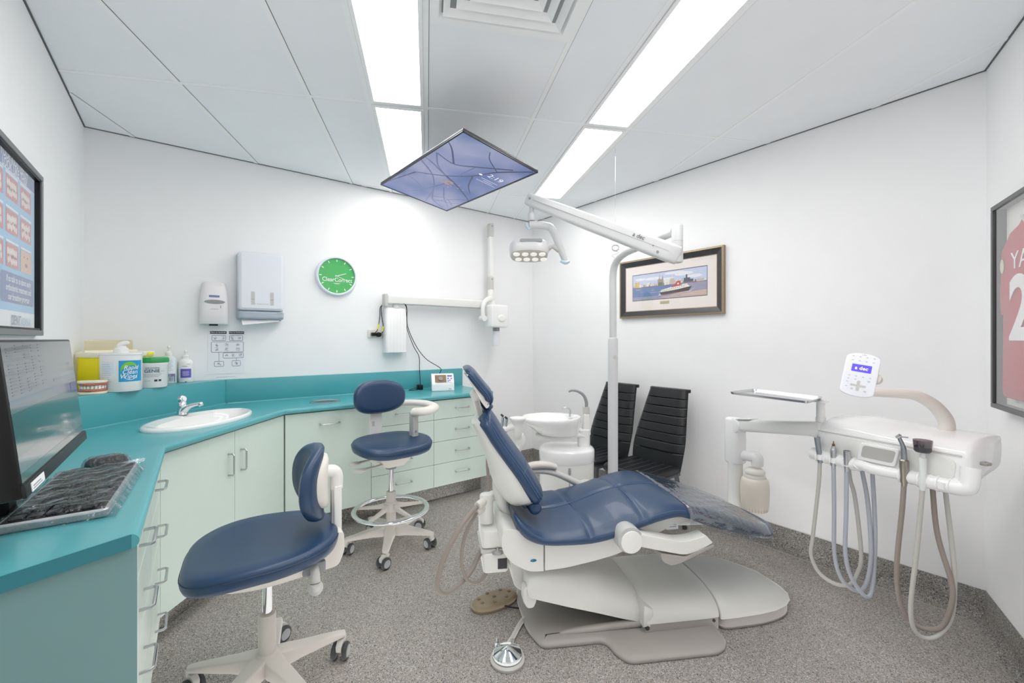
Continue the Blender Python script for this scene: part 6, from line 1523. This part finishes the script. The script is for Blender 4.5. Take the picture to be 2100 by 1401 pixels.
m_ = MB(); m_.M = PM; m_.text('a dec', .008, Matrix.Translation((0, .088, .0008))); m_.build('maker_lettering', M['inkgrey'], t, smooth=0)
m_ = MB(); m_.M = PM; m_.cyl((.058, .0, -.05), (.05, .0, -.014), .022, bev=.006); m_.build('pad_knob', M['cream'], t)
m_ = MB(); m_.M = PM; m_.tube([(.03, -.02, -.02), (.03, -.035, -.045), (.02, -.05, -.06)], .018, 12, sm=4); m_.build('pad_joint', M['cream'], t)
# arm and post
def Kl(p): return kinv @ Vector(p)
Pp = Vector(w_(1508, 900, 2.72)); ptop = Vector((Pp.x, Pp.y, .835)); pend = Vector(w_(1680, 880, 2.16))
a0 = Kl(ptop); a1 = Kl(pend)
ax2 = (a1 - a0).normalized(); q2 = ax2.to_track_quat('X', 'Z').to_matrix().to_4x4(); L2 = (a1 - a0).length
m_ = MB(); m_.M = Matrix.Translation(a0) @ q2
m_.loft([[(u, p, r) for p, r in rrect(-w, w, -h, h, .02, 4)] for u, w, h in ((.02, .03, .036), (.10, .032, .036), (L2 * .6, .034, .036), (L2 - .02, .036, .037), (L2 + .02, .03, .03))]); m_.build('flex_arm', M['white'], t, smooth=50)
m_ = MB(); m_.M = Matrix.Translation(a0) @ q2; m_.cyl((.03, -.042, .0), (.03, .04, .0), .046, bev=.008, n=32); m_.prism(rrect(.02, .16, -.038, .038, .015), .038, .044, bev=.003); m_.build('arm_knuckle', M['wgloss'], t)
pl_ = Kl((Pp.x, Pp.y, 0)); zf_ = pl_.z
m_ = MB(); m_.prism([(pl_.x + v[0], pl_.y + v[1]) for v in rrect(-.052, .052, -.048, .048, .03)], a0.z - .24, a0.z + .05, bev=.02, seg=4); m_.build('upper_post', M['wgloss'], t)
m_ = MB(); m_.lathe([(.044, a0.z - .58), (.044, a0.z - .235), (.048, a0.z - .235), (.048, a0.z - .2)], 32, T=Matrix.Translation((pl_.x, pl_.y, 0))); m_.build('lower_post', M['white'], t)
sp = Kl((CO[0] + .47 * .36, CO[1] + .883 * .36, .46))
m_ = MB(); m_.tube([(pl_.x, pl_.y, a0.z - .56), (pl_.x * .8 + sp.x * .2, pl_.y * .8 + sp.y * .2, a0.z - .555), tuple(sp + Vector((0, 0, -.05))), tuple(sp)], [.045, .04, .036, .04], 14, sm=5, flat=.8); m_.build('mounting_arm', M['white'], t, smooth=60)
Bw = Vector(w_(1560, 905, 2.62)); Bl = Kl(Bw)
m_ = MB(); m_.tube([(pl_.x, pl_.y, Kl(w_(1520, 935, 2.7)).z), tuple(Kl(w_(1535, 935, 2.66))), tuple(Kl(w_(1552, 940, 2.62))), tuple(Kl(w_(1553, 955, 2.62)))], [.036, .036, .038, .036], 16, sm=5, flat=.9); m_.build('bottle_bracket', M['wgloss'], t, smooth=60)
Bb = Kl(w_(1548, 1002, 2.62)); 
t3 = thing('water_bottle', 'cloudy white plastic water bottle screwed under the console post bracket', 'bottle', w_(1548, 1046, 2.62), KA)
m_ = MB(); m_.lathe([(.0, 0), (.062, 0), (.070, .006), (.073, .03), (.076, .035), (.079, .10), (.079, .15), (.074, .185), (.066, .198), (.05, .205)], 40)
for k in range(28):
    a = 2 * PI * k / 28; m_.box(-.0022, .0022, -.001, .001, .006, .03); 
    for i in range(len(m_.v) - 8, len(m_.v)): v = m_.v[i]; m_.v[i] = Vector((math.cos(a) * .0722 - math.sin(a) * v.x, math.sin(a) * .0722 + math.cos(a) * v.x, v.z))
m_.build('bottle', mat('cloudy_plastic', (226, 217, 203), .45), t3, smooth=50)
m_ = MB(); m_.lathe([(.06, .19), (.062, .2), (.058, .215), (.05, .218), (.05, .225), (.056, .228), (.056, .24), (.046, .25), (.04, .255)], 40); m_.build('neck', M['cream'], t3, smooth=50)
# tray holder
tpw = Kl(w_(1683, 840, 2.17))
m_ = MB(); m_.cyl((tpw.x, tpw.y, Kl(w_(1683, 872, 2.17)).z), (tpw.x, tpw.y, Kl((0, 0, 1.075)).z), .019, n=24); m_.cyl((tpw.x, tpw.y, Kl((0, 0, .985)).z), (tpw.x, tpw.y, Kl((0, 0, .962)).z), .022, n=24)
m_.prism([(tpw.x + a, tpw.y + b) for a, b in rrect(-.06, .03, -.03, .03, .02)], Kl((0, 0, 1.062)).z, Kl((0, 0, 1.074)).z, bev=.004); m_.build('tray_holder', M['wgloss'], t)
tr = [(2.555, -.73), (2.575, -.475), (2.95, -.565), (2.965, -.80)]
cxy = (sum(p[0] for p in tr) / 4, sum(p[1] for p in tr) / 4)
t4 = thing('instrument_tray', 'empty shallow steel instrument tray on the holder left of the delivery console', 'tray', (cxy[0], cxy[1], 1.0755), 0)
o_ = rpoly([(p[0] - cxy[0], p[1] - cxy[1]) for p in tr], .03)
m_ = MB(); m_.slab(o_, [(.012, 0), (.004, .003), (0, .012), (-.003, .014), (.003, .0145), (.008, .004), (.016, .0022)]); m_.build('tray', mat('tray_steel', (208, 209, 211), .22, .9), t4, smooth=50)

# handpieces: each hangs in a holder with its own hose loop
def W3(x, y, z): return tuple((Matrix.Translation((KO.x, KO.y, 0)) @ Matrix.Rotation(KA, 4, 'Z')) @ Vector((x, y, z)))
HY = -.034
def handpiece(name, label, x, hose, hm, r, build):
    t = thing(name, label, 'handpiece', W3(x, HY, .80), KA, 'handpieces on the delivery console')
    build(t, x)
    pts = [(a - x, b - HY, c - .80) for a, b, c in hose]
    MB().tube(pts, r, 10, sm=8).build('hose', hm, t, smooth=60)
def syringe(t, x):
    m_ = MB(); m_.tube([(0.002, 0, -.02), (-.002, 0, .02), (-.010, 0, .075), (-.014, 0, .105)], [.010, .0115, .0125, .013], 14, sm=4); m_.build('body', mat('syringe_grey', (150, 154, 162), .3, .6), t, smooth=60)
    m_ = MB(); m_.tube([(-.012, -.004, .104), (-.022, -.008, .108), (-.036, -.01, .106)], [.010, .008, .003], 12); m_.build('nozzle', M['lgrey'], t)
def coupling(t, x):
    m_ = MB(); m_.lathe([(.008, -.03), (.0105, -.01), (.0125, .03), (.013, .055), (.011, .06), (.009, .064), (.0075, .075)], 22); m_.build('coupler', M['steel'], t)
    m_ = MB(); m_.lathe([(.006, .072), (.006, .084), (.002, .088), (.002, .098), (0, .098)], 16); m_.build('connector', mat('brass_dark', (120, 96, 60), .35, .7), t)
def sleeve(t, x):
    m_ = MB(); m_.lathe([(.009, -.03), (.012, .0), (.0145, .05), (.0145, .064), (.012, .066), (.011, .055), (.009, .02)], 24, cap=False); m_.build('sleeve', M['steel'], t)
def contra(t, x):
    m_ = MB(); m_.lathe([(.009, -.03), (.0125, -.01), (.014, .03), (.0165, .045), (.0165, .075), (.012, .08)], 24); m_.build('motor', mat('motor_steel', (160, 152, 142), .3, .9), t)
    m_ = MB(); m_.tube([(0, 0, .078), (-.002, 0, .12), (-.006, 0, .14), (-.018, 0, .168)], [.011, .010, .008, .007], 14, sm=5); m_.build('angled_shank', mat('shank_grey', (150, 156, 160), .3, .8), t, smooth=60)
    m_ = MB(); m_.cyl((-.024, 0, .165), (-.012, 0, .176), .009, n=16); m_.cyl((-.014, 0, .172), (.014, -.004, .174), .003, n=8); m_.build('head', M['steel'], t)
def cup(t, x):
    m_ = MB(); m_.lathe([(.0085, -.03), (.014, -.005), (.0125, .02), (.0115, .03), (.0125, .10), (.009, .104), (.008, .12), (.012, .126)], 24); m_.build('handle', mat('handle_pale', (222, 225, 223), .35), t)
    m_ = MB(); m_.lathe([(.0, .124), (.022, .124), (.0275, .13), (.0275, .148), (0, .148)], 28); m_.build('cup_base', mat('cup_dark', (58, 56, 62), .4), t)
    m_ = MB(); m_.lathe([(.0275, .148), (.029, .172), (.031, .173), (.031, .17), (.029, .146)], 32, cap=False); m_.build('cup_wall', clear('smoked_cup', (196, 186, 190), .1, .05), t)
hz = HY
handpiece('air_syringe', 'grey angled air syringe in the leftmost holder of the delivery console', HX[0], [(.0, hz, .79), (-.009, hz + .005, .668), (-.039, hz + .01, .40), (-.053, hz + .02, .305), (-.03, .01, .222), (.03, .03, .193), (.085, .05, .212), (.112, .06, .277), (.127, .06, .375), (.103, .06, .62), (.081, .06, .713), (.073, .06, .80)], M['hosew'], .0085, syringe)
handpiece('handpiece_coupling', 'bare steel coupling with dark brass tip in the second holder from the left', HX[1], [(.060, hz, .788), (.060, hz + .005, .573), (.056, hz + .015, .364), (.075, .0, .248), (.115, .04, .20), (.142, .06, .23), (.162, .06, .326), (.166, .06, .44), (.152, .06, .637), (.124, .06, .80)], M['hosec'], .0088, coupling)
handpiece('handpiece_sleeve', 'short empty steel hose sleeve in the third holder, beside the grip recess', HX[2], [(.115, hz, .787), (.111, hz + .005, .592), (.104, hz + .012, .386), (.119, .0, .271), (.158, .035, .198), (.165, .075, .235), (.175, .075, .443), (.172, .075, .603), (.165, .07, .80)], M['hosec'], .0088, sleeve)
handpiece('contra_angle_handpiece', 'steel contra-angle handpiece with small drill head right of the grip recess', HX[3], [(.328, hz, .79), (.319, hz + .005, .666), (.298, hz + .012, .421), (.298, .0, .272), (.325, .02, .191), (.374, .04, .18), (.416, .055, .215), (.442, .06, .322), (.44, .06, .405), (.397, .06, .584), (.38, .06, .80)], M['hose'], .0092, contra)
handpiece('cup_handpiece', 'pale handpiece topped with a round smoked cup near the right end', HX[4], [(.388, hz, .788), (.378, hz + .004, .66), (.365, hz + .008, .504), (.345, hz + .012, .276), (.352, -.005, .171), (.384, .03, .15), (.415, .06, .19), (.438, .075, .275), (.444, .075, .433), (.432, .075, .597), (.415, .07, .80)], M['hosew'], .0085, cup)
